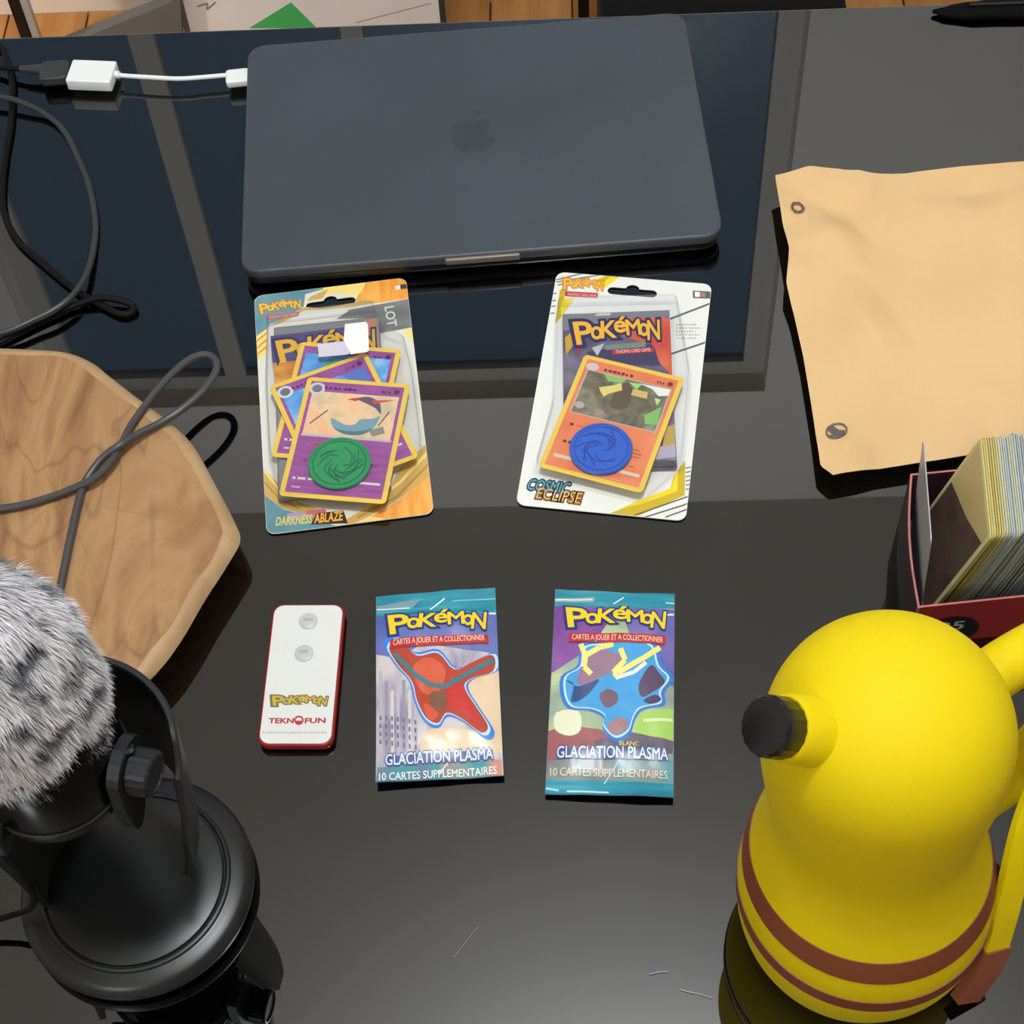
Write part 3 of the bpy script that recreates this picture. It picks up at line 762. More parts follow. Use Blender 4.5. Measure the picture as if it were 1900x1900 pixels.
fp.location = (ca * dx + sa * dy, -sa * dx + ca * dy, z); fp.rotation_euler = (0, 0, fq[2] - ps[2])
F_ = Print(conv(fq, z, 440, 500, 3.8))
F_.poly([(240, 480), (450, 440), (450, 900), (275, 900)], MN('print_flame', [(0.3, (160, 84, 44)), (0.5, (206, 140, 62)), (0.7, (232, 190, 104))], 60, .35, distort=.8), 1)
F_.poly([(235, 470), (920, 390), (960, 560), (430, 640), (250, 660)], P_((86, 78, 120)), 2)
F_.poly([(900, 360), (975, 345), (1000, 560), (930, 600)], P_((190, 130, 108)), 3)
F_.logo((300, 660), (980, 560), 0.0190, P_((226, 172, 62)), P_((58, 56, 96)), 4, 0.1)
F_.build('printed_wrapper', fp, flat(0.0))
card(t, ps, [(440 + x / 3.8, 500 + y / 3.8) for x, y in ((455, 505), (1157, 555), (954, 1390), (252, 1325))], 0.0092, purple, art_back, 1)
card(t, ps, [(440 + x / 3.8, 500 + y / 3.8) for x, y in ((228, 830), (905, 595), (1265, 1320), (588, 1565))], 0.0104, purple, art_mid, 2)
card(t, ps, [(570.3, 699.2), (760.5, 712.6), (715, 936.8), (519, 918.4)], 0.0118, purple, art_front, 3)
cx, cy = conv(ps, 0.0145, 440, 500, 3.8)(720, 1362)
coin(t, cx, cy, 0.0122, 0.0184, (42, 150, 92), (24, 104, 62), 3, 'green_coin')
bubble(t, ps, conv(ps, 0.002, 440, 500, 3.8), [(225, 390), (980, 300), (1020, 480), (1190, 540), (1250, 800), (1310, 1290), (1130, 1640), (330, 1680), (240, 1340), (215, 830)], ZB, 0.0156)
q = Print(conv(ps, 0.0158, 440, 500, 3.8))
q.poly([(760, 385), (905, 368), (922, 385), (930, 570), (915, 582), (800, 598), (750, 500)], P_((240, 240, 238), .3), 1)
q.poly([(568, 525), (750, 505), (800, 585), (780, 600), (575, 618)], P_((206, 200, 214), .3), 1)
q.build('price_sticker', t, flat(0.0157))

# ---- right blister pack
ps, t, bk, A, c, ZB = blister('card_blister_pack', 'white and yellow blister pack with an orange card and a blue coin', [(1030.8, 503.2), (1320.3, 528.2), (1272.9, 967.6), (959.7, 936)],
                          ((712, 184), (1060, 212), 0.0030, 0.0042), (232, 232, 226), 940, 490)
yel, yel2, gr = P_((238, 214, 40)), P_((200, 172, 40)), P_((120, 120, 120))
A.poly([(375, 180), (415, 175), (405, 245), (480, 240), (380, 380), (342, 420)], yel2, 1); A.poly([(405, 245), (480, 240), (385, 370), (380, 300)], yel, 2)
A.poly([(560, 130), (700, 80), (810, 80), (690, 170), (640, 160)], yel, 1); A.poly([(600, 130), (700, 85), (740, 85), (660, 140)], yel2, 2)
for a, b in (((350, 112), (560, 60)), ((350, 128), (700, 70)), ((360, 150), (470, 120)), ((330, 210), (352, 205)), ((322, 260), (348, 255)), ((315, 300), (345, 295)), ((308, 350), (338, 345))): A.line([a, b], 9, gr, 2)
A.tag = 'logo'
A.logo((400, 178), (680, 190), 0.0098, P_((236, 178, 62)), P_((196, 120, 50)), 3, 0.09)
A.poly([(412, 192), (645, 205), (640, 240), (410, 226)], P_((188, 52, 48)), 3); A.text('TRADING CARD GAME', (425, 222), (632, 233), 0.0022, P_((240, 200, 196)), 4, 0.0)
A.tag = 'corner_icon'
A.poly([(1312, 188), (1436, 194), (1438, 244), (1314, 240)], P_((96, 92, 92)), 2); A.poly([(1326, 196), (1362, 198), (1362, 234), (1328, 232)], P_((238, 238, 236)), 3); A.poly([(1365, 200), (1400, 202), (1400, 234), (1366, 232)], P_((170, 120, 116)), 3)
A.tag = 'printed_lines'
for a, b in (((1150, 388), (1432, 280)), ((1160, 634), (1402, 553))): A.line([a, b], 13, P_((96, 94, 94)), 1)
A.tag = 'small_print'
for k in range(5): strokes(A, 1195, 1340 + (k % 2) * 30, 428 + 24 * k + 4, 11, P_((172, 172, 170)), 1, 8, k)
A.tag = 'title_lettering'
A.text('COSMIC', (140, 1588), (430, 1618), 0.0074, P_((50, 62, 84)), 2, 0.12, 0.15); A.text('COSMIC', (140, 1588), (430, 1618), 0.0074, P_((104, 176, 184)), 3, 0.0, 0.15)
A.text('ECLIPSE', (205, 1650), (515, 1690), 0.0076, P_((112, 76, 36)), 2, 0.11, 0.1); A.text('ECLIPSE', (205, 1650), (515, 1690), 0.0076, P_((232, 178, 108)), 3, 0.0, 0.1)
A.tag = 'corner_panel'
A.poly([(680, 1775), (1150, 1600), (1178, 1500), (1260, 1385), (1256, 1630), (900, 1790)], yel2, 1)
A.poly([(800, 1722), (1160, 1580), (1185, 1500), (1210, 1450), (1205, 1600), (960, 1690)], yel, 2)
for a, b in (((900, 1772), (1275, 1640)), ((960, 1790), (1280, 1690)), ((1120, 1785), (1270, 1730))): A.line([a, b], 10, P_((90, 88, 84)), 1)
for k in range(6): A.line([(1262, 1440 + 30 * k), (1300, 1432 + 30 * k)], 9, gr, 1)
A.build('printed_artwork', bk, flat(ZB))
z = 0.0070
fq = pose([(940 + x / 3.8, 490 + y / 3.8) for x, y in ((397, 350), (1150, 322), (1195, 1425), (402, 1440))], z)
ca, sa = math.cos(ps[2]), math.sin(ps[2]); dx, dy = fq[0] - ps[0], fq[1] - ps[1]
fp = mesh('foil_pack', *rslab(fq[3], fq[4], 0.001, -0.005, 0, 0.0015, n=2), MN('foil_plum', [(0.3, (70, 62, 88)), (0.55, (112, 104, 124)), (0.75, (150, 146, 160))], 45, .32, distort=.7), t, smooth=True)
fp.location = (ca * dx + sa * dy, -sa * dx + ca * dy, z); fp.rotation_euler = (0, 0, fq[2] - ps[2])
F_ = Print(conv(fq, z, 940, 490, 3.8))
F_.poly([(397, 355), (1148, 325), (1150, 370), (800, 400), (400, 470)], P_((128, 128, 132)), 1)
F_.poly([(640, 350), (735, 345), (730, 362), (620, 366)], P_((206, 206, 206)), 2)
F_.poly([(800, 392), (1100, 372), (1152, 395), (1168, 790), (1075, 690), (1040, 580), (700, 470)], MN('print_red_orange', [(0.35, (196, 74, 62)), (0.65, (226, 112, 78))], 40, .35), 2)
F_.poly([(410, 520), (470, 470), (480, 560), (420, 640)], P_((196, 160, 56)), 2); F_.poly([(480, 590), (530, 550), (520, 640)], P_((150, 50, 84)), 2)
F_.poly([(560, 620), (1020, 560), (1090, 720), (640, 700)], P_((66, 62, 96)), 2)
F_.poly([(690, 575), (985, 545), (980, 585), (700, 608)], P_((122, 138, 122)), 4); F_.poly([(600, 590), (690, 560), (640, 650)], P_((190, 190, 196)), 3)
F_.poly([(745, 610), (1035, 592), (1035, 622), (750, 640)], P_((196, 52, 50)), 5); F_.text('TRADING CARD GAME', (770, 632), (1015, 616), 0.0028, P_((240, 214, 208)), 6, 0.0)
F_.logo((490, 568), (1085, 535), 0.0190, P_((238, 182, 54)), P_((48, 44, 92)), 6, 0.12)
F_.tag = 'wrapper_corner'
F_.poly([(1060, 1290), (1190, 1270), (1192, 1360), (1050, 1380)], P_((176, 172, 190)), 2); F_.poly([(1120, 1150), (1185, 1130), (1188, 1270), (1100, 1290)], P_((188, 158, 84)), 2)
F_.poly([(1040, 1390), (1192, 1385), (1194, 1422), (1040, 1428)], P_((84, 80, 84)), 2)
F_.build('printed_wrapper', fp, flat(0.0))
card(t, ps, [(1084.7, 656.3), (1271, 700.5), (1190, 916.3), (1000, 866.3)], 0.0098, orange, art_right, 4)
cx, cy = conv(ps, 0.0125, 940, 490, 3.8)(665, 1298)
coin(t, cx, cy, 0.0102, 0.0184, (44, 96, 196), (28, 66, 158), 8, 'blue_coin')
bubble(t, ps, conv(ps, 0.002, 940, 490, 3.8), [(360, 300), (1200, 280), (1290, 800), (1235, 1440), (960, 1670), (200, 1470), (330, 1000)], ZB, 0.0140)

# ------------------------------------------------------------------ loose booster packs
def booster(label, quad, ox, oy, sc, draw, fold_bottom):
    ZC = 0.0045
    ps = pose(quad, ZC); W, H = ps[3], ps[4]
    t = thing('booster_pack', label, 'booster pack', (ps[0], ps[1], 0), ps[2], 'loose foil booster packs')
    sd = ox * 0.01
    def bulge(x, y):
        u = min(1, max(0, 1 - (2 * abs(x) / W) ** 4)); v = min(1, max(0, (H / 2 - abs(y) - 0.008) / 0.020)); v = v * v * (3 - 2 * v)
        return u * v
    def mid(x, y):
        e = max(0.0, (abs(y) - (H / 2 - 0.02)) / 0.02)
        return 0.0034 + 0.0014 * e * (0.6 + 0.6 * math.sin(x * 60 + sd) * (1 if y > 0 else -1)) + 0.0003 * math.sin(x * 210 + y * 90 + sd)
    def top(x, y, o=0.0):
        wr = 0.0005 * noise.noise(Vector((x * 120, y * 70, sd))) + 0.00008 * noise.noise(Vector((x * 260, y * 200, sd + 3)))
        cr = 0
        return (x, y, mid(x, y) + 0.0004 + 0.0036 * bulge(x, y) + wr * (0.3 + bulge(x, y)) + cr + o)
    def bot(x, y): return (x, y, max(0.0001, mid(x, y) - 0.0002 - 0.0042 * bulge(x, y)))
    nx, ny = 44, 64; v = []; f = []
    def side(x, y): return x * (1 + 0.006 * noise.noise(Vector((y * 60, sd, x))))
    for fn in (top, bot):
        for j in range(ny + 1):
            for i in range(nx + 1):
                x, y = (i / nx - .5) * W, (j / ny - .5) * H
                v.append(fn(x, y))
    N = (nx + 1) * (ny + 1); idx = lambda i, j: j * (nx + 1) + i
    for j in range(ny):
        for i in range(nx):
            a = (idx(i, j), idx(i + 1, j), idx(i + 1, j + 1), idx(i, j + 1)); f.append(a); f.append(tuple(k + N for k in a[::-1]))
    bd_ = [idx(i, 0) for i in range(nx)] + [idx(nx, j) for j in range(ny)] + [idx(i, ny) for i in range(nx, 0, -1)] + [idx(0, j) for j in range(ny, 0, -1)]
    for a, b in zip(bd_, bd_[1:] + bd_[:1]): f.append((a, b, b + N, a + N))
    wr = mesh('wrapper', v, f, M('pack_foil', (96, 130, 160), 0.25, 0.2), t, smooth=True, angle=50)
    c0 = conv(ps, ZC, ox, oy, sc)
    def c(x, y):
        px, py = c0(x, y); return (max(-W / 2 + .0002, min(W / 2 - .0002, px)), max(-H / 2 + .0002, min(H / 2 - .0002, py)))
    p = Print(c); draw(p, H)
    p.build('printed_artwork', wr, lambda x, y, o: top(max(-W / 2 + .0002, min(W / 2 - .0002, x)), max(-H / 2 + .0002, min(H / 2 - .0002, y)), o), 0.00010, 0.0019)
    return t

R_ = 0.30
tealp = MN('print_pack_teal', [(0.3, (22, 112, 138)), (0.55, (40, 140, 160)), (0.75, (96, 176, 188))], 25, R_, stretch=(1, 8, 1))
yl, nv, rdb, wt = P_((246, 204, 40), R_), P_((44, 52, 118), R_), P_((176, 48, 50), R_), P_((238, 236, 230), R_)
ltb = P_((206, 222, 242), R_)
def pack_top(p, y_lo, xl, xr, dy):
    p.poly([(xl - 40, y_lo[0] - 230), (xr + 60, y_lo[1] - 300), (xr + 60, y_lo[1]), (xl - 40, y_lo[0])], tealp, 2)
def draw_left(p, H):
    p.poly([(60, 100), (1200, 20), (1230, 1730), (40, 1800)], MN('print_city', [(0.25, (110, 104, 140)), (0.42, (168, 160, 176)), (0.58, (206, 198, 200)), (0.78, (226, 204, 170))], 38, R_, detail=6, distort=.5, stretch=(1.6, .8, 1)), 1)
    p.poly([(60, 230), (1180, 180), (1180, 640), (900, 620), (500, 560), (300, 700), (80, 640)], MN('print_violet_blue', [(0.3, (66, 86, 160)), (0.6, (112, 120, 180)), (0.8, (150, 150, 196))], 35, R_), 2)
    p.poly([(900, 880), (1180, 800), (1190, 1420), (980, 1330), (860, 1120)], MN('print_sand', [(0.3, (214, 180, 146)), (0.7, (232, 208, 176))], 30, R_), 2, 3)
    p.poly([(620, 1300), (1180, 1380), (1190, 1500), (560, 1530), (480, 1440)], MN('print_sand', [], 30), 2, 3)
    for k in range(7):                                                   # pale towers
        x = 110 + 52 * k; p.poly([(x, 800 + 90 * (k % 3)), (x + 30, 790 + 90 * (k % 3)), (x + 34, 1500), (x + 4, 1510)], P_(((182, 176, 188), (150, 144, 166), (206, 198, 196))[k % 3], R_), 2)
        for j in range(4): p.poly([(x + 6, 1180 + 70 * j + 10 * k), (x + 22, 1180 + 70 * j + 10 * k), (x + 23, 1220 + 70 * j + 10 * k), (x + 7, 1220 + 70 * j + 10 * k)], P_((112, 100, 136), R_), 3)
    pack_top(p, (300, 270), 60, 1200, 0)
    p.poly([(80, 210), (480, 150), (400, 235), (90, 250)], P_((120, 150, 156), R_), 3); p.line([(90, 240), (380, 232)], 12, P_((206, 226, 226), R_), 4)
    p.line([(560, 245), (690, 150)], 12, P_((222, 240, 240), R_), 4); p.line([(760, 175), (1150, 150)], 9, P_((120, 196, 204), R_), 4); p.line([(1080, 280), (1140, 276)], 16, P_((216, 236, 236), R_), 4)
    # glowing abstract comet: blue halo, pale rim, red and orange flame tongues with a teal band
    halo = [(150, 560), (260, 480), (420, 640), (640, 620), (800, 780), (1000, 690), (1180, 620), (1180, 780), (960, 870), (900, 960), (1010, 1140), (1130, 1330), (1060, 1400), (860, 1260), (720, 1210), (640, 1310), (520, 1260), (430, 1090), (380, 900), (250, 740)]
    p.poly(halo, P_((60, 128, 214), R_), 4, 4)
    def shr(pts, k, cx=620, cy=930): return [(cx + (x - cx) * k, cy + (y - cy) * k) for x, y in pts]
    p.poly(shr(halo, .93), P_((190, 222, 244), R_), 5, 4)
    p.poly(shr(halo, .885), P_((176, 66, 48), R_), 6, 4)
    p.poly([(420, 760), (560, 690), (700, 800), (640, 1000), (520, 1010), (440, 900)], P_((206, 92, 62), R_), 7, 4)
    p.poly([(700, 960), (850, 930), (900, 1080), (1010, 1300), (860, 1180), (740, 1100)], P_((196, 52, 48), R_), 7, 4)
    p.line([(250, 650), (420, 830), (560, 930), (700, 950), (900, 830), (1120, 700)], 42, P_((70, 116, 128), R_), 8)
    p.poly([(560, 1010), (700, 1000), (700, 1130), (600, 1160)], P_((120, 84, 62), R_), 8, 3); p.poly([(520, 1090), (640, 1180), (580, 1250), (520, 1180)], P_((206, 84, 60), R_), 8, 3)
    p.logo((205, 478), (1055, 436), 0.0140, yl, nv, 9, 0.085)
    p.poly([(215, 525), (1075, 480), (1078, 560), (205, 608)], rdb, 9)
    p.text('CARTES A JOUER ET A COLLECTIONNER', (240, 578), (1045, 535), 0.0034, P_((244, 206, 180), R_), 10, 0.01)
    p.poly([(100, 1640), (1190, 1560), (1200, 1740), (80, 1800)], MN('print_foot', [(0.3, (116, 108, 140)), (0.5, (70, 150, 160)), (0.7, (230, 140, 110))], 40, R_, stretch=(1, .5, 1)), 3)
    p.poly([(180, 1545), (1110, 1480), (1120, 1560), (180, 1625)], P_((74, 82, 136), R_), 8)
    p.text('GLACIATION PLASMA', (170, 1622), (1118, 1562), 0.0062, P_((52, 62, 130), R_), 9, 0.09); p.text('GLACIATION PLASMA', (170, 1622), (1118, 1562), 0.0062, ltb, 10, 0.02)
    p.line([(640, 1690), (720, 1600)], 14, P_((200, 230, 232), R_), 9)
    p.text('10 CARTES SUPPLEMENTAIRES', (115, 1765), (1150, 1695), 0.0044, wt, 10, 0.015)
def draw_right(p, H):
    p.poly([(30, 60), (1210, 60), (1170, 1880), (10, 1870)], MN('print_field', [(0.28, (120, 116, 150)), (0.45, (150, 168, 150)), (0.6, (186, 202, 150)), (0.75, (206, 198, 190))], 26, R_, detail=5, distort=.6, stretch=(.8, 1.4, 1)), 1)
    p.poly([(120, 190), (700, 200), (520, 480), (380, 640), (90, 780)], MN('print_violet', [(0.3, (106, 58, 132)), (0.6, (136, 84, 156)), (0.8, (156, 112, 170))], 30, R_), 2)
    p.poly([(700, 200), (1200, 240), (1160, 900), (900, 800), (760, 420)], MN('print_indigo', [(0.3, (74, 84, 164)), (0.7, (130, 116, 172))], 30, R_), 2)
    p.poly([(860, 1150), (1160, 1090), (1150, 1370), (820, 1320)], P_((164, 204, 104), R_), 2); p.line([(900, 1210), (1150, 1190)], 26, P_((214, 232, 176), R_), 3)
    p.poly([(70, 1280), (520, 1290), (620, 1420), (420, 1520), (60, 1530)], P_((156, 96, 98), R_), 2, 3)
    p.poly([(150, 1130), (340, 1130), (360, 1290), (260, 1340), (140, 1280)], P_((226, 226, 196), R_), 3, 3)
    p.poly([(480, 1390), (760, 1310), (1160, 1370), (1150, 1480), (480, 1470)], P_((104, 94, 110), R_), 3)
    pack_top(p, (210, 230), 120, 1190, 0)
    p.poly([(140, 150), (480, 130), (470, 175), (140, 180)], P_((136, 158, 158), R_), 3); p.line([(140, 162), (460, 152)], 12, P_((206, 226, 226), R_), 4)
    p.line([(640, 190), (730, 130)], 10, P_((222, 240, 240), R_), 4); p.line([(1100, 285), (1160, 280)], 16, P_((216, 236, 236), R_), 4); p.line([(1090, 180), (1170, 186)], 9, P_((206, 230, 230), R_), 4)
    halo = [(190, 820), (330, 740), (370, 560), (560, 520), (800, 480), (1000, 540), (1060, 720), (1160, 820), (1080, 960), (1080, 1070), (900, 1120), (830, 1200), (780, 1340), (660, 1400), (550, 1300), (560, 1200), (430, 1130), (260, 1110), (190, 1000)]
    def shr(pts, k, cx=640, cy=900): return [(cx + (x - cx) * k, cy + (y - cy) * k) for x, y in pts]
    p.poly(halo, P_((56, 124, 206), R_), 4, 4); p.poly(shr(halo, .93), P_((196, 226, 244), R_), 5, 4); p.poly(shr(halo, .89), P_((74, 158, 214), R_), 6, 4)
    # abstract swirling storm: plum clouds, yellow bolts of light
    p.poly([(330, 860), (420, 660), (560, 610), (700, 660), (720, 760), (560, 830), (400, 920)], P_((150, 118, 140), R_), 7, 4)
    p.poly([(860, 900), (960, 740), (1030, 800), (1080, 880), (960, 980), (880, 1010)], P_((92, 72, 100), R_), 7, 4)
    p.poly([(520, 1010), (590, 950), (670, 980), (670, 1060), (580, 1110)], P_((120, 92, 110), R_), 7, 4)
    p.poly([(600, 1250), (680, 1190), (760, 1220), (750, 1300), (660, 1340), (600, 1310)], P_((160, 124, 130), R_), 7, 4)
    p.poly([(230, 860), (300, 900), (280, 1050), (400, 1010), (520, 870), (420, 900), (330, 920)], P_((60, 78, 128), R_), 7, 4)
    p.poly([(900, 1040), (1000, 990), (1050, 1030), (960, 1070)], P_((84, 64, 92), R_), 7, 4)
    for pts in ([(360, 560), (400, 660), (520, 590), (640, 560)], [(640, 830), (760, 760), (900, 680), (1040, 580)], [(700, 600), (740, 700), (640, 800)], [(400, 660), (390, 760), (450, 820)]): p.line(pts, 46, P_((240, 224, 130), R_), 8)
    p.line([(660, 850), (820, 800), (920, 720)], 34, P_((232, 224, 214), R_), 8)
    p.logo((245, 405), (1085, 420), 0.0140, yl, nv, 9, 0.085)
    p.poly([(265, 462), (1090, 478), (1085, 556), (255, 540)], rdb, 9)
    p.text('CARTES A JOUER ET A COLLECTIONNER', (285, 520), (1065, 538), 0.0034, P_((244, 206, 180), R_), 10, 0.01)
    p.poly([(60, 1530), (1150, 1540), (1150, 1720), (40, 1700)], MN('print_foot_grey', [(0.3, (110, 110, 112)), (0.5, (136, 140, 140)), (0.7, (66, 150, 164))], 40, R_, stretch=(1, .5, 1)), 3)
    p.poly([(150, 1450), (1110, 1470), (1105, 1545), (150, 1530)], P_((78, 90, 132), R_), 8)
    p.text('BLANC', (690, 1430), (860, 1436), 0.0026, P_((226, 206, 130), R_), 9, 0.01)
    p.text('GLACIATION PLASMA', (155, 1522), (1110, 1538), 0.0062, P_((52, 62, 120), R_), 9, 0.09); p.text('GLACIATION PLASMA', (155, 1522), (1110, 1538), 0.0062, ltb, 10, 0.02)
    p.text('10 CARTES SUPPLEMENTAIRES', (95, 1665), (1105, 1698), 0.0044, P_((206, 200, 176), R_), 10, 0.015)
    p.poly([(30, 1690), (1160, 1735), (1160, 1880), (20, 1870)], tealp, 4)
    p.line([(240, 1800), (600, 1815)], 16, P_((170, 214, 220), R_), 5); p.line([(60, 1770), (170, 1790)], 18, P_((160, 210, 216), R_), 5); p.line([(560, 1740), (680, 1560)], 9, P_((206, 226, 226), R_), 6)
booster('foil booster pack with a red comet in a blue glow', [(698.5, 1106.3), (922.1, 1090.5), (931.6, 1437.9), (695.8, 1454.7)], 680, 1080, 4.75, draw_left, True)
booster('foil booster pack with a purple and yellow swirl in a blue glow', [(1031.3, 1095.1), (1254.6, 1101.1), (1247.1, 1478), (1009.7, 1474.5)], 1000, 1080, 4.634, draw_right, False)

# ------------------------------------------------------------------ kraft envelope
kraft = MN('kraft_paper', [(0.3, (215, 178, 128)), (0.7, (221, 185, 136))], 14, 0.7, bump=0.25, bscale=700, spec=0.25)
ZE = 0.010
topP = [(1437, 338), (1500, 317), (1555, 315), (1625, 322), (1660, 318), (1720, 316), (1780, 309), (1900, 299), (2050, 288), (2240, 274)]
lefP = [(1437, 338), (1450, 420), (1462, 477), (1458, 530), (1472, 580), (1490, 660), (1508, 770), (1522, 868), (1545, 886)]
botP = [(1545, 886), (1620, 873), (1740, 854), (1900, 826), (2080, 796), (2300, 762)]
def resample(pts, n):
    q = [U(x, y, ZE) for x, y in pts]; L = [0]
    for a, b in zip(q, q[1:]): L.append(L[-1] + (b - a).length)
    out = []
    for i in range(n + 1):
        s = L[-1] * i / n; k = max(j for j in range(len(L)) if L[j] <= s + 1e-12); k = min(k, len(q) - 2)
        out.append(q[k].lerp(q[k + 1], (s - L[k]) / (L[k + 1] - L[k])))
    return out
NU, NV = 90, 90
tp, bt, lf, rg = resample(topP, NU), resample(botP, NU), resample(lefP, NV), resample([topP[-1], botP[-1]], NV)
cr_px = [((1625, 322), (1590, 412), 1), ((1590, 412), (1556, 345), -1), ((1590, 412), (1640, 470), -1), ((1660, 318), (1592, 412), -1), ((1470, 470), (1600, 430), 1), ((1455, 350), (1580, 400), -1), ((1555, 872), (1590, 805), 1), ((1462, 477), (1480, 520), 1), ((1570, 560), (1640, 660), 1), ((1740, 360), (1860, 345), -1)]
creases = [(U(*a, ZE), U(*b, ZE), s) for a, b, s in cr_px]
def env_z(p, u, v):
    e = min(u, 1 - u, v, 1 - v); b = min(1, e / 0.18); b = b * b * (3 - 2 * b)
    h = 0.003 * b
    q = Vector((p.x * 14, p.y * 14, 2.0)); h += 0.0009 * noise.noise(q * .6)
    r = 1 - abs(noise.noise(q * 1.7 + Vector((5, 1, 0)))) * 2; h += 0.00022 * max(0, r) ** 3
    r = 1 - abs(noise.noise(q * 0.9 + Vector((1, 8, 3)))) * 2; h += 0.0003 * max(0, r) ** 4
    for a, c_, s in creases:
        d = c_ - a; t_ = max(0, min(1, (p - a).dot(d) / d.length_squared)); dd = (p - (a + d * t_)).length
        h += s * 0.0075 * max(0, 1 - dd / 0.020) * (1 - abs(2 * t_ - 1) * 0.6)
    h += 0.008 * max(0, 1 - u / 0.22) * max(0, 1 - v / 0.45)          # curled corner
    return h
V = []; F = []
def coons(u, v, i, j):
    return (1 - v) * tp[i] + v * bt[i] + (1 - u) * lf[j] + u * rg[j] - ((1 - u) * (1 - v) * tp[0] + u * (1 - v) * tp[-1] + (1 - u) * v * bt[0] + u * v * bt[-1])
g = [[coons(i / NU, j / NV, i, j) for i in range(NU + 1)] for j in range(NV + 1)]
for side in (0, 1):
    for j in range(NV + 1):
        for i in range(NU + 1):
            u, v = i / NU, j / NV; p = g[j][i]; z = ZE + env_z(p, u, v)
            if side:
                e = min(u, 1 - u, v, 1 - v); b = min(1, e / 0.2); b = b * b * (3 - 2 * b); z = (z - 0.0004) * (1 - b) + 0.0002 * b
            V.append((p.x, p.y, z))
N = (NU + 1) * (NV + 1); idx = lambda i, j: j * (NU + 1) + i
for j in range(NV):
    for i in range(NU):
        a = (idx(i, j), idx(i, j + 1), idx(i + 1, j + 1), idx(i + 1, j)); F.append(a); F.append(tuple(k + N for k in a[::-1]))
bd_ = [idx(i, 0) for i in range(NU)] + [idx(NU, j) for j in range(NV)] + [idx(i, NV) for i in range(NU, 0, -1)] + [idx(0, j) for j in range(NV, 0, -1)]
for a, b in zip(bd_, bd_[1:] + bd_[:1]): F.append((a, b, b + N, a + N))
ec = U(1680, 590, 0)
ev = thing('envelope', 'creased brown kraft envelope with two small printed marks', 'envelope', (ec.x, ec.y, 0))
ev_m = mesh('paper', [(x - ec.x, y - ec.y, z) for x, y, z in V], F, kraft, ev, smooth=True, angle=70)
def env_surf(x, y, o):
    best = min(range(len(g)), key=lambda j: min((q - Vector((x + ec.x, y + ec.y, q.z))).length_squared for q in g[j]))
    i = min(range(NU + 1), key=lambda k: (g[best][k] - Vector((x + ec.x, y + ec.y, g[best][k].z))).length_squared)
    return (x, y, V[idx(i, best)][2] + 0.0012 + o)
q = Print(lambda x, y: (U(x, y, ZE + 0.004).x - ec.x, U(x, y, ZE + 0.004).y - ec.y))
ink = P_((84, 76, 74))
q.tag = 'recycling_mark'
for k in range(3):
    q.ring(1480, 386, 13, 12, 4.5, ink, 1, 24, 120 * k + 12, 120 * k + 100)
    a = math.radians(120 * k + 104); x, y = 1480 + 10.5 * math.cos(a), 386 + 10 * math.sin(a)
    tx, ty = -math.sin(a), math.cos(a); q.poly([(x + tx * 6, y + ty * 6), (x + math.cos(a) * 5, y + math.sin(a) * 5), (x - math.cos(a) * 5, y - math.sin(a) * 5)], ink, 1)
q.tag = 'round_stamp'; ink2 = P_((98, 90, 92))
q.ring(1552, 800, 20, 17, 3, ink2, 1, 28); q.poly([(1536, 795), (1545, 788), (1556, 800), (1568, 803), (1560, 814), (1548, 810)], ink2, 1)
q.poly([(1548, 794), (1555, 792), (1560, 798), (1556, 801)], kraft, 2); q.line([(1541, 808), (1556, 814)], 3, ink2, 1)
st = q.build('printed_marks', ev_m, env_surf)

# ------------------------------------------------------------------ card box with standing cards
FL = U(1703, 1128, 0.040); FL.z = 0
d1 = Vector((math.cos(math.radians(5)), math.sin(math.radians(5)), 0)); d2 = Vector((math.cos(math.radians(86)), math.sin(math.radians(86)), 0))
BW, BD = 0.150, 0.082
bx = thing('card_box', 'open red cardboard box holding a row of trading cards', 'box', (FL.x, FL.y, 0), math.radians(5))
rl = Matrix.Rotation(-math.radians(5), 3, 'Z'); e2 = rl @ d2
redc = M('red_card', (158, 30, 26), 0.5); inc = M('plum_card', (70, 36, 60), 0.7); edge = M('card_edge', (186, 112, 106), 0.7)
def wall_(a, b, h0, h1, name, outm, bow=0.0, th=0.0012):
    n = 8; vv = []; ff = []; d = b - a; nn = Vector((-d.y, d.x, 0)).normalized()
    for i in range(n + 1):
        t_ = i / n; p = a + d * t_ + nn * (bow * math.sin(math.pi * t_)); h = h0 + (h1 - h0) * t_
        for o_, z in ((0, 0.0), (0, h), (-th, h), (-th, 0.0)): vv.append(p + nn * o_ + Vector((0, 0, z)))
    mi = []
    for i in range(n):
        for k in range(4):
            l = (k + 1) % 4; ff.append((i * 4 + k, i * 4 + l, i * 4 + 4 + l, i * 4 + 4 + k)); mi.append((0, 2, 1, 0)[k])
    ff += [(0, 1, 2, 3), (n * 4, n * 4 + 3, n * 4 + 2, n * 4 + 1)]; mi += [2, 2]
    return mesh(name, vv, ff, [outm, inc, edge], bx, mi)
o0, oF, oB = Vector((0, 0, 0)), Vector((BW, 0, 0)), e2 * BD
fw_ = wall_(oF, o0, 0.042, 0.040, 'front_panel', redc)
wall_(o0, oB, 0.040, 0.046, 'side_panel', M('dark_reflection_card', (46, 34, 34), 0.5), 0.003)  # dark mirror reflection beside the box is put into this panel's colour
wall_(oB, oB + oF, 0.046, 0.046, 'back_panel', redc)
wall_(oB + oF, oF, 0.046, 0.042, 'side_panel', redc)
v, f = prism([[(p.x, p.y) for p in (o0, oF, oB + oF, oB)]], 0, 0.0008); mesh('bottom_panel', v, f, inc, bx)
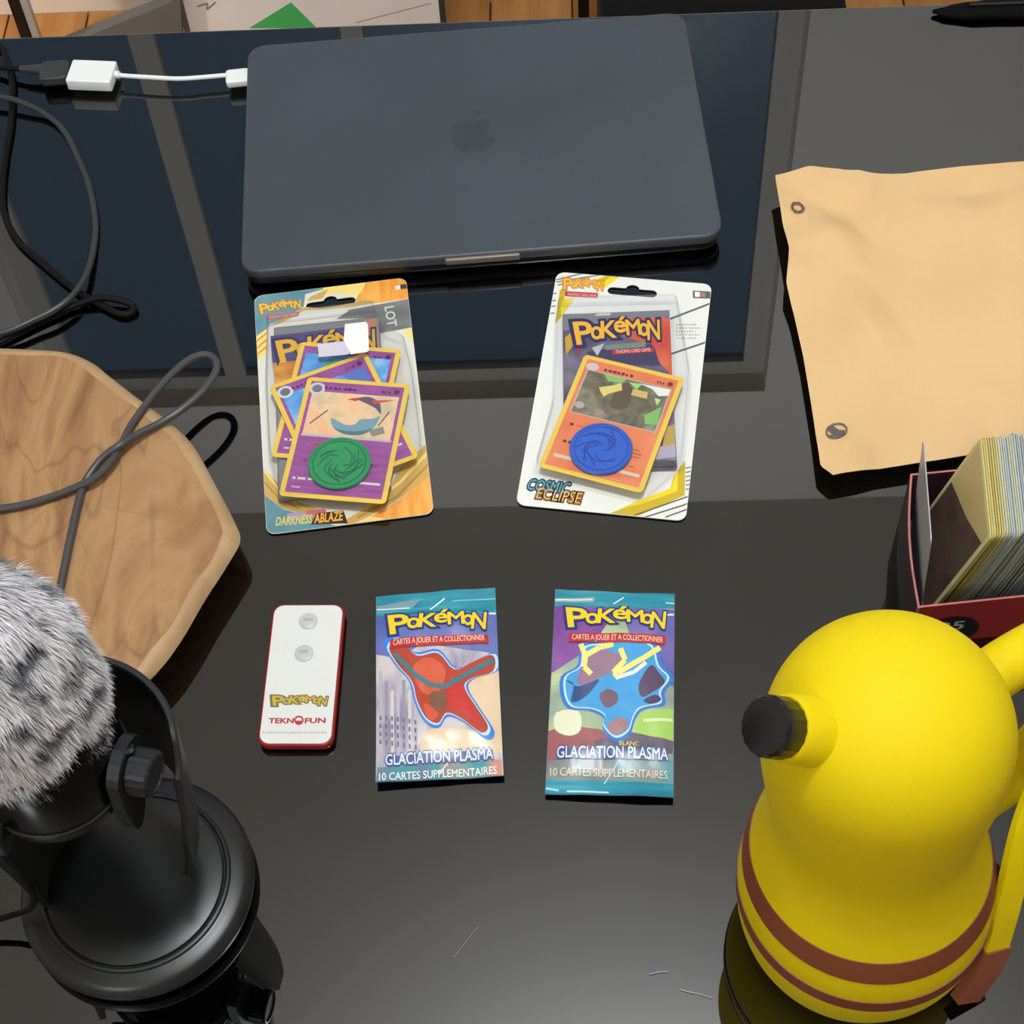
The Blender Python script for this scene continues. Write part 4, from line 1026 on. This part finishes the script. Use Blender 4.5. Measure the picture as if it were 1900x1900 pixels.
# black oval with white figures on the front panel
q = Print(); q.ell(0.021, 0.012, 0.016, 0.0150, P_((16, 14, 12)), 1, 32)
q.text('25', (0.0145, 0.0135), (0.0280, 0.0135), 0.0085, P_((200, 196, 190)), 2, 0.02); strokes(q, .0125, .0295, .0055, -.0030, P_((180, 176, 170)), 2, 5, 13)
lb = q.build('oval_label', fw_, lambda x, y, o: (x, -0.0002 - o, y))
# cards
sl_m = [M('sleeve_pale', (196, 202, 196), 0.35), M('sleeve_grey', (168, 172, 170), 0.35), M('card_stock', (206, 196, 142), 0.5), M('sleeve_cool', (182, 192, 192), 0.35), M('card_yellow', (206, 182, 92), 0.5)]
cvv, cff = rslab(CW, CH, 0.003, -0.00035, 0.00035, 0.0001, n=3)
cm = []
for k, m_ in enumerate(sl_m):
    o_ = mesh('trading_card', cvv, cff, m_); cm.append(o_.data); bpy.data.objects.remove(o_)
def stand(s, back, lean, lift, k, name='trading_card'):
    """card standing in the box: s metres along the front, lean to the right in degrees"""
    o = bpy.data.objects.new(name, cm[k]); C.objects.link(o)
    base = FL + d1 * s + d2 * back; a = math.radians(lean)
    ex = d2                                             # card width runs towards the back
    ez = (d1 * math.sin(a) + Vector((0, 0, 1)) * math.cos(a))
    en = ex.cross(ez).normalized(); ez = en.cross(ex).normalized()
    if ez.z < 0: ez = -ez
    en = ex.cross(ez)
    cc = base + ex * (CW / 2) + ez * (CH / 2); cc.z += lift + 0.002
    o.matrix_world = Matrix(((ex.x, ez.x, en.x, cc.x), (ex.y, ez.y, en.y, cc.y), (ex.z, ez.z, en.z, cc.z), (0, 0, 0, 1)))
    return o
random.seed(11)
o = stand(0.0062, 0.009, -4, 0.0, 1); tag(o, 'clear sleeved card standing against the side of the red box', 'card', 'cards in the red box')
for k in range(3):
    o = stand(0.0085 + 0.0011 * k, 0.010, 14.0, 0.004 + 0.0006 * k, (2, 4, 2)[k])
    if k == 0:
        tag(o, 'leaning card with a dark picture facing out of the red box', 'card', 'cards in the red box')
        q = Print(); q.poly([(-.0285, -.041), (.0285, -.041), (.0285, .041), (-.0285, .041)], MN('print_dark_art', [(0.3, (60, 54, 48)), (0.5, (96, 68, 58)), (0.7, (70, 84, 60))], 50, .4, distort=.6), 1)
        q.poly([(-.0285, .034), (-.004, .020), (.0285, .006), (.0285, .041), (-.0285, .041)], P_((196, 172, 116)), 2)
        sgn = 1 if (o.matrix_world.to_3x3() @ Vector((0, 0, 1))).dot(d1) < 0 else -1
        q.build('printed_face', o, (lambda x, y, e: (x, y, sgn * (0.00036 + e))))
    else: tag(o, ('yellow card edge pressed against the back of the leaning picture card', 'cream card edge second behind the leaning picture card')[k - 1], 'card', 'cards in the red box')
s = 0.0150
lab = ['card in a pale white sleeve in the packed row of the red box', 'card in a mid grey sleeve in the packed row of the red box',
       'cream coloured unsleeved card in the packed row of the red box', 'card in a bluish grey sleeve in the packed row of the red box',
       'yellow-edged unsleeved card in the packed row of the red box']
for k in range(64):
    ki = 4 if k in (0, 2) else (2 if k in (1, 3, 5) else random.choice([0, 0, 1, 1, 3, 3, 2]))
    o = stand(s, 0.012 + random.uniform(-.001, .001), 12.5 - 0.02 * k, random.uniform(-.0006, .0006) + 0.0012, ki)
    tag(o, lab[ki], 'card', 'cards in the red box'); s += 0.00112 + random.uniform(0, .0003)
    if s > BW - 0.026: break

# ------------------------------------------------------------------ microphone with furry windscreen
mc = U(255, 1640, 0.010); mx_, my_ = mc.x, mc.y
mic = thing('desk_microphone', 'black desk microphone on a round base with a furry grey windscreen', 'microphone', (mx_, my_, 0))
mblk = M('satin_black', (15, 16, 17), 0.34); mgl = M('gloss_black', (9, 9, 10), 0.22); mgr = M('soft_black', (24, 25, 27), 0.42)
prof = [(.050, 0), (.053, .0008), (.0575, .004), (.0590, .0075), (.0588, .0100), (.0570, .0125), (.0540, .0140), (.0500, .0146), (.0482, .0150), (.0476, .0160), (.0464, .0164), (.0456, .0160), (.0452, .0148), (.0446, .0148), (.0442, .0160), (.0435, .0163), (.0300, .0164), (.0005, .0164)]
mesh('base', *lathe(prof, 96), mblk, mic, smooth=True, angle=28)
# curved yoke: a band around the back that tapers to a point on the right
def lerp_tab(tab, a):
    for (a0, v0), (a1, v1) in zip(tab, tab[1:]):
        if a <= a1: k = (a - a0) / (a1 - a0); k = k * k * (3 - 2 * k); return v0 + (v1 - v0) * k
    return tab[-1][1]
ztop = [(-24, .066), (-16, .108), (-4, .140), (14, .152), (120, .152), (200, .146)]
zbot = [(-24, .0640), (-10, .062), (10, .070), (85, .080), (110, .074), (130, .0165), (200, .0165)]
v = []; f = []; n = 60; CX_ = -0.004
for i in range(n + 1):
    a = -24 + 224 * i / n; r_ = math.radians(a); R0 = .0535 - .001 * max(0, -a / 24)
    zt, zb = lerp_tab(ztop, a), lerp_tab(zbot, a)
    def Rz_(z): return R0 - max(0, .150 - z) * .085
    for rr, z in ((Rz_(zb), zb), (Rz_((zt + zb) / 2) + .0008, (zt + zb) / 2), (R0, zt - .001), (R0 - .001, zt), (R0 - .0028, zt), (R0 - .0035, zt - .001), (Rz_(zb) - .0030, zb)):
        v.append((CX_ + rr * math.cos(r_), rr * math.sin(r_), z))
for i in range(n):
    for k in range(7):
        l = (k + 1) % 7; f.append((i * 7 + k, i * 7 + l, (i + 1) * 7 + l, (i + 1) * 7 + k))
f += [tuple(range(7)), tuple(n * 7 + k for k in range(7))]
mesh('yoke', v, f, mgr, mic, smooth=True, angle=30)
# microphone body
bodyp = [(.0005, .1290), (.020, .1292), (.029, .1305), (.0325, .1340), (.0335, .1380), (.0335, .1900), (.030, .2000), (.0005, .2010)]
mesh('body', *lathe(bodyp, 48, CX_ - .003, .001), mgl, mic, smooth=True, angle=30)
mesh('body_ring', *lathe([(.0336, .1410), (.0343, .1416), (.0343, .1436), (.0336, .1442)], 48, CX_ - .003, .001), mgr, mic, smooth=True)
# pivot plate and knob on the right
def xform(pts, o, ax, ay, az): return [o + ax * p[0] + ay * p[1] + az * p[2] for p in pts]
kx = Vector((math.cos(math.radians(-12)), math.sin(math.radians(-12)), 0)); kt = Vector((0.12, -0.35, -1)).normalized(); kt = (kt - kx * kt.dot(kx)).normalized(); ks = kx.cross(kt)
ko = Vector((CX_ - .003, .001, .154)) + kx * .0335
tear = [(-.0155 * math.cos(a), .0155 * math.sin(a)) for a in [math.radians(-75 + 150 * k / 12) for k in range(13)]] + [(.016, .0115), (.030, .006), (.0345, .003), (.036, 0), (.0345, -.003), (.030, -.006), (.016, -.0115)]
v, f = prism([tear], 0, .0055); pl = mesh('pivot_plate', xform(v, ko, kt, ks, kx), f, mgr, mic, smooth=False)
kn = []
N_ = 40
v, f = lathe([(.0092, .0055), (.0104, .0062), (.0104, .0150), (.0096, .0162), (.0084, .0164), (.0080, .0156), (.0005, .0156)], N_)
v = [((x * (1 + (.035 if (i % N_) % 2 else 0))), (y * (1 + (.035 if (i % N_) % 2 else 0))), z) for i, (x, y, z) in enumerate(v)]
mesh('knob', xform(v, ko, kt, ks, kx), f, mgr, mic, smooth=True, angle=25)
mesh('bolt', *lathe([(.0028, 0), (.0026, .0012), (.0005, .0015)], 12), mgl, pl).location = ko + kx * .0055 - kt * .0125
# connector under the body, lower left
co = Vector((-.034, -.030, .140))
mesh('connector', *rslab(.020, .012, .002, -.009, .006, .001, n=3), mgr, mic, smooth=True).location = co
mesh('connector_clip', *rslab(.0016, .013, .0005, -.006, .0065, .0003, n=2), M('clip_metal', (120, 112, 104), .35, .6), mic).location = co + Vector((-.004, 0, 0))
mesh('tail_wire', *tube(catmull([co + Vector((.004, 0, -.008)), co + Vector((.006, -.002, -.04)), co + Vector((-.004, .004, -.09)), co + Vector((-.03, .01, -.1225)), co + Vector((-.09, .0, -.1375))], 8), .0016, 8), blk_m, mic, smooth=True)
# fur
fc = Vector((CX_ - .0085, .0055, .211)); fa, fcz = .0365, .0700
k = 18
mesh('windscreen_core', *lathe([(max(fa * math.sin(math.pi * i / k), .0004), fc.z - fcz * math.cos(math.pi * i / k)) for i in range(k + 1)], 40, fc.x, fc.y), M('fur_lining', (92, 90, 96), .9), mic, smooth=True, angle=80)
fm = bpy.data.materials.new('grey_fur'); fm.use_nodes = True
at = fm.node_tree.nodes.new('ShaderNodeAttribute'); at.attribute_name = 'col'
bb = fm.node_tree.nodes['Principled BSDF']; bb.inputs['Roughness'].default_value = .75; bb.inputs['Specular IOR Level'].default_value = .2
fm.node_tree.links.new(at.outputs['Color'], bb.inputs['Base Color'])
random.seed(5); V = []; F = []; COL = []
NS = 60000
comb = Vector((.55, -.45, -.85)).normalized()
for i in range(NS):
    z = 1 - 2 * (i + .5) / NS; ph = i * 2.399963 + random.uniform(-.3, .3); s_ = math.sqrt(1 - z * z)
    p = Vector((fa * s_ * math.cos(ph), fa * s_ * math.sin(ph), fcz * z))
    nn = Vector((p.x / fa ** 2, p.y / fa ** 2, p.z / fcz ** 2)).normalized()
    q = p * 62; sw = Vector((noise.noise(q), noise.noise(q + Vector((9, 2, 4))), noise.noise(q + Vector((3, 7, 1))))) * 1.1
    cl_ = Vector((noise.noise(p * 210), noise.noise(p * 210 + Vector((5, 5, 5))), noise.noise(p * 210 + Vector((1, 8, 2))))) * .7
    tn = comb - nn * comb.dot(nn)
    d = (nn * .75 + tn * .55 + sw * .6 + cl_ * .7 + Vector((random.uniform(-1, 1), random.uniform(-1, 1), random.uniform(-1, 1))) * .2).normalized()
    if d.dot(nn) < .22: d = (d + nn * (.3 - d.dot(nn))).normalized()
    L = random.uniform(.0065, .0105); wd = random.uniform(.00012, .00026)
    sd = d.cross(nn);  sd = sd.normalized() if sd.length > 1e-4 else nn.orthogonal().normalized()
    b0 = fc + p; m1 = b0 + d * L * .55; tip = b0 + (d + tn * .35).normalized() * L
    n0 = len(V); V += [b0 - sd * wd, b0 + sd * wd, m1 + sd * wd * .8, m1 - sd * wd * .8, tip]
    F += [(n0, n0 + 1, n0 + 2, n0 + 3), (n0 + 3, n0 + 2, n0 + 4)]
    pn = noise.noise(p * 75 + Vector((2, 1, 9))) + .55 * noise.noise(p * 190 + Vector((4, 4, 4)))
    t_ = max(0, min(1, (pn + .44) / .28)) * random.uniform(.85, 1)
    root = [a + (b - a) * t_ for a, b in zip((46, 47, 52), (206, 203, 207))]
    tipc = [a + (b - a) * t_ for a, b in zip((112, 113, 118), (246, 243, 246))]
    midc = [(a + b) / 2 for a, b in zip(root, tipc)]
    for cc in (root, root, midc, midc, tipc): COL += [*lin(cc), 1]
fo = mesh('windscreen_fur', V, F, fm, mic); fo['kind'] = 'stuff'
ca_ = fo.data.color_attributes.new('col', 'FLOAT_COLOR', 'POINT'); ca_.data.foreach_set('color', COL)
fo['label'] = 'long grey and white fur of the windscreen'

# ------------------------------------------------------------------ plain yellow night lamp (generic stand-in, two rounded lobes)
lx, ly = 0.1300, 0.3165
lamp = thing('night_lamp', 'smooth yellow two-lobed night lamp with brown bands and black dial', 'lamp', (lx, ly, 0))
ylw = M('yellow_vinyl', (219, 193, 4), .6, spec=.2); brn = M('brown_vinyl', (122, 62, 32), .5)
cp = [(.046, .004), (.053, .012), (.0575, .028), (.0592, .046), (.0590, .060), (.0570, .074), (.0530, .089), (.0490, .101), (.0468, .111), (.0470, .121), (.0492, .135), (.0517, .152), (.0525, .168), (.0512, .182), (.0470, .195), (.0395, .2065), (.0290, .2150), (.0165, .2200), (.0070, .2212), (.0006, .2214)]
prof = [(p.x, p.y) for p in catmull([(a, b, 0) for a, b in cp], 4)]
prof = [(max(a, .0006), b) for a, b in prof]
def axis(z):
    k = max(0, min(1, (z - .04) / .13)); k = k * k * (3 - 2 * k)
    return Vector((-.003 * k, -.0035 + .0165 * k, 0))
def bent(prof_, n=96):
    v, f = lathe(prof_, n)
    return [Vector(p) + axis(p[2]) for p in v], f
mesh('shade', *bent(prof), ylw, lamp, smooth=True, angle=60)
mesh('foot_ring', *lathe([(.042, 0), (.046, .0006), (.047, .0035), (.045, .0048)], 64, 0, -.0035), M('dark_foot', (34, 30, 10), .5), lamp, smooth=True)
def rad(z):
    for (r0, z0), (r1, z1) in zip(prof, prof[1:]):
        if z0 <= z <= z1: return r0 + (r1 - r0) * (z - z0) / (z1 - z0)
    return prof[0][0]
for z0, z1 in ((.0480, .0570), (.0720, .0840)):
    zz = [z0 + (z1 - z0) * k / 8 for k in range(9)]
    mesh('band', *bent([(rad(z0) - .001, z0)] + [(rad(z) + .0005, z) for z in zz] + [(rad(z1) - .001, z1)]), brn, lamp, smooth=True, angle=60)
# round dial on a short yellow boss
kp = U(1418, 1347, .222) - Vector((lx, ly, 0)); hc = Vector((0, 0, .168)) + axis(.168); kd = (kp - hc).normalized(); ka = kd.orthogonal().normalized(); kb = kd.cross(ka)
Lk = (kp - hc).length
v, f = lathe([(.0190, .038), (.0165, .048), (.0145, .053), (.0138, Lk - .013), (.0128, Lk - .0115), (.0005, Lk - .0115)], 40)
mesh('dial_boss', xform(v, hc, ka, kb, kd), f, ylw, lamp, smooth=True, angle=40)
N_ = 36
v, f = lathe([(.0118, Lk - .0116), (.0122, Lk - .0105), (.0122, Lk - .0015), (.0112, Lk), (.0070, Lk + .0006), (.0005, Lk + .0006)], N_)
v = [(x * (1 + .03 * (i % 2)), y * (1 + .03 * (i % 2)), z) for i, (x, y, z) in enumerate(v)]
mesh('dial', xform(v, hc, ka, kb, kd), f, M('dial_black', (14, 14, 16), .25), lamp, smooth=True, angle=25)
# carrying handle: an arch from the upper to the lower lobe
h = catmull([Vector((.030, .030, .172)), Vector((.052, .044, .176)), Vector((.078, .058, .172)), Vector((.096, .064, .150)), Vector((.096, .060, .110)), Vector((.078, .046, .075)), Vector((.050, .030, .060)), Vector((.034, .020, .058))], 8)
mesh('handle', *tube(h, [.0125 - .002 * min(1, abs(i - len(h) / 2) / len(h)) for i in range(len(h))], 20), ylw, lamp, smooth=True, angle=60)
# pull strap with a brown tab
def loc_(px, py, z): p = U(px, py, z); return p - Vector((lx, ly, 0))
sp = catmull([loc_(1940, 1440, .112), loc_(1905, 1530, .098), loc_(1884, 1610, .080), loc_(1866, 1690, .058), loc_(1846, 1760, .036)], 6)
mesh('pull_strap', *ribbon(sp, .0068, Vector((.9, .5, .1)), .004), ylw, lamp)
sp = catmull([loc_(1847, 1756, .037), loc_(1822, 1808, .020), loc_(1790, 1852, .0065)], 6)
mesh('strap_tab', *ribbon(sp, .0078, Vector((.9, .5, .1)), .0065), M('strap_brown', (140, 78, 52), .5), lamp)

# ------------------------------------------------------------------ things beyond the table
bl2 = M('black_powder_coat', (10, 10, 11), .4, .3)
rk = thing('metal_rack', 'black metal rack standing on the oak floor behind the table', 'rack', (-.36, 1.80, FLOOR))
for px in (62, 1083):
    p = U(px, 30, FLOOR + .03); x = p.x + .36
    for y in (0.0,): mesh('upright', *box(x - .007, x + .007, y + .005, y + .019, 0, .42), bl2, rk)
x0, x1 = U(62, 30, FLOOR + .03).x + .36, U(1083, 30, FLOOR + .03).x + .36
mesh('crossbar', *box(x0 + .007, x1 - .007, .006, .018, .40, .414), bl2, rk)
p = U(72, 30, FLOOR + .03); mesh('clear_edge', *box(p.x + .36 + .0005, p.x + .36 + .010, .006, .016, 0, .40), M('grey_acrylic', (150, 150, 146), .2), rk)
p = U(1100, 30, FLOOR + .03)
# white poster board with a green triangle
wy = 1.845
def onY(px, py, y):
    d = FW + (px - 950) / FPX * RT - (py - 950) / FPX * UP
    return CAM + d * (y / d.y)
a, b = onY(352, 52, wy), onY(816, 30, wy)
pb = thing('poster_board', 'white poster board with a green triangle leaning near the wall', 'poster', ((a.x + b.x) / 2, wy, FLOOR))
pw_ = (b.x - a.x)
sheet = mesh('sheet', *box(-pw_ / 2, pw_ / 2, 0, .004, 0, .46), M('poster_white', (240, 237, 234), .5), pb)
mesh('edge_strip', *box(-pw_ / 2 - .014, -pw_ / 2 - .008, -.001, .005, 0, .46), M('strip_white', (232, 232, 226), .4), pb)
mesh('edge_strip', *box(-pw_ / 2 - .0078, -pw_ / 2 - .0002, -.001, .005, 0, .46), M('strip_grey', (110, 106, 104), .4), pb)
mesh('edge_strip', *box(pw_ / 2 + .0002, pw_ / 2 + .008, -.001, .005, 0, .46), M('strip_dark', (58, 56, 56), .4), pb)
q = Print(lambda px, py: ((onY(px, py, wy).x - pb.location.x), onY(px, py, wy).z - FLOOR))
def poster_surf(x, z, o): return (x, -.0002 - o, z)
q.tag = 'green_triangle'; q.poly([(462, 52), (540, 4), (588, 52)], P_((74, 186, 104)), 1)
q.tag = 'pencil_line'; q.line([(660, 42), (800, 6)], 1.6, P_((150, 146, 142)), 1)
q.tag = 'scribble'; q.line([(366, 12), (385, 6), (384, 18), (400, 4)], 3.5, P_((150, 140, 136)), 1)
q.build('printed_triangle', sheet, poster_surf)
# grey portfolio folder leaning beside it
y2 = 1.828
pts = [onY(105, 62, y2), onY(318, 4, y2), onY(332, -26, y2), onY(336, 70, y2)]
pts[0].z = FLOOR; pts[3].z = FLOOR
gf = thing('portfolio_folder', 'dark grey wedge-shaped folder leaning beside the poster board', 'folder', (pts[0].x, y2, FLOOR))
v, f = prism([[(p.x - pts[0].x, p.z - FLOOR) for p in pts]], 0, .02)
mesh('cover', [(x, z, y) for x, y, z in v], f, M('folder_grey', (98, 97, 95), .6), gf)
# black storage chest
a, b = U(1112, 20, -.36), U(1565, 5, -.36)
ch = thing('storage_chest', 'black storage chest on the floor behind the table', 'chest', ((a.x + b.x) / 2, 1.56, FLOOR))
cw_ = b.x - a.x
mesh('body', *rslab(cw_ - .01, .40, .01, 0, .33, .004, n=3), M('chest_black', (4, 4, 4), .7, spec=.2), ch)
mesh('lid', *rslab(cw_, .41, .012, .3305, .375, .006, n=3), M('chest_black', (4, 4, 4), .7, spec=.2), ch)
# black pouch at the far edge of the table
pc = U(1850, 10, .006)
rings = []
for k, (s_, z) in enumerate(((.85, .0003), (1, .002), (1.0, .004), (.88, .0062), (.6, .0076), (.2, .008))):
    rings.append([(s_ * (.078 + .006 * noise.noise(Vector((math.cos(2 * math.pi * i / 40) * 2, math.sin(2 * math.pi * i / 40) * 2, .3)))) * math.copysign(abs(math.cos(2 * math.pi * i / 40)) ** .6, math.cos(2 * math.pi * i / 40)), s_ * (.0090 + .003 * noise.noise(Vector((math.cos(2 * math.pi * i / 40) * 3, 5, math.sin(2 * math.pi * i / 40) * 3)))) * math.sin(2 * math.pi * i / 40), z) for i in range(40)])
po = thing('fabric_pouch', 'flat black pouch at the far edge of the glass table', 'pouch', (pc.x + .035, TE - .0125, 0))
mesh('fabric', *loft(rings), M('pouch_black', (4, 4, 4), .8, spec=.15), po, smooth=True, angle=60)
mesh('zipper', *rslab(.11, .0025, 0.001, .0079, .0090, .0003, n=2), M('zip_black', (16, 16, 16), .4), po)
# a hair, and two glints on the glass shaped as pale threads
fib = M('pale_hair_glint', (170, 170, 166), .5)
for pts, r_, lb_ in (([(842, 1776), (860, 1754), (876, 1733), (888, 1719)], .00012, 'fine pale hair lying on the bare black glass'),
                 ([(1205, 1808), (1222, 1804), (1240, 1803)], .0004, 'short pale blue glint on the glass shaped as a thread near the night lamp'),
                 ([(1262, 1836), (1280, 1841), (1300, 1845), (1322, 1852)], .0003, 'curled white glint on the glass shaped as a thread near the night lamp')):
    o = mesh('fibre', *tube(catmull([U(x, y, .0005) for x, y in pts], 4), r_, 5), fib if 'blue' not in lb_ else M('blue_glint', (130, 146, 176), .5)); tag(o, lb_, 'fibre')
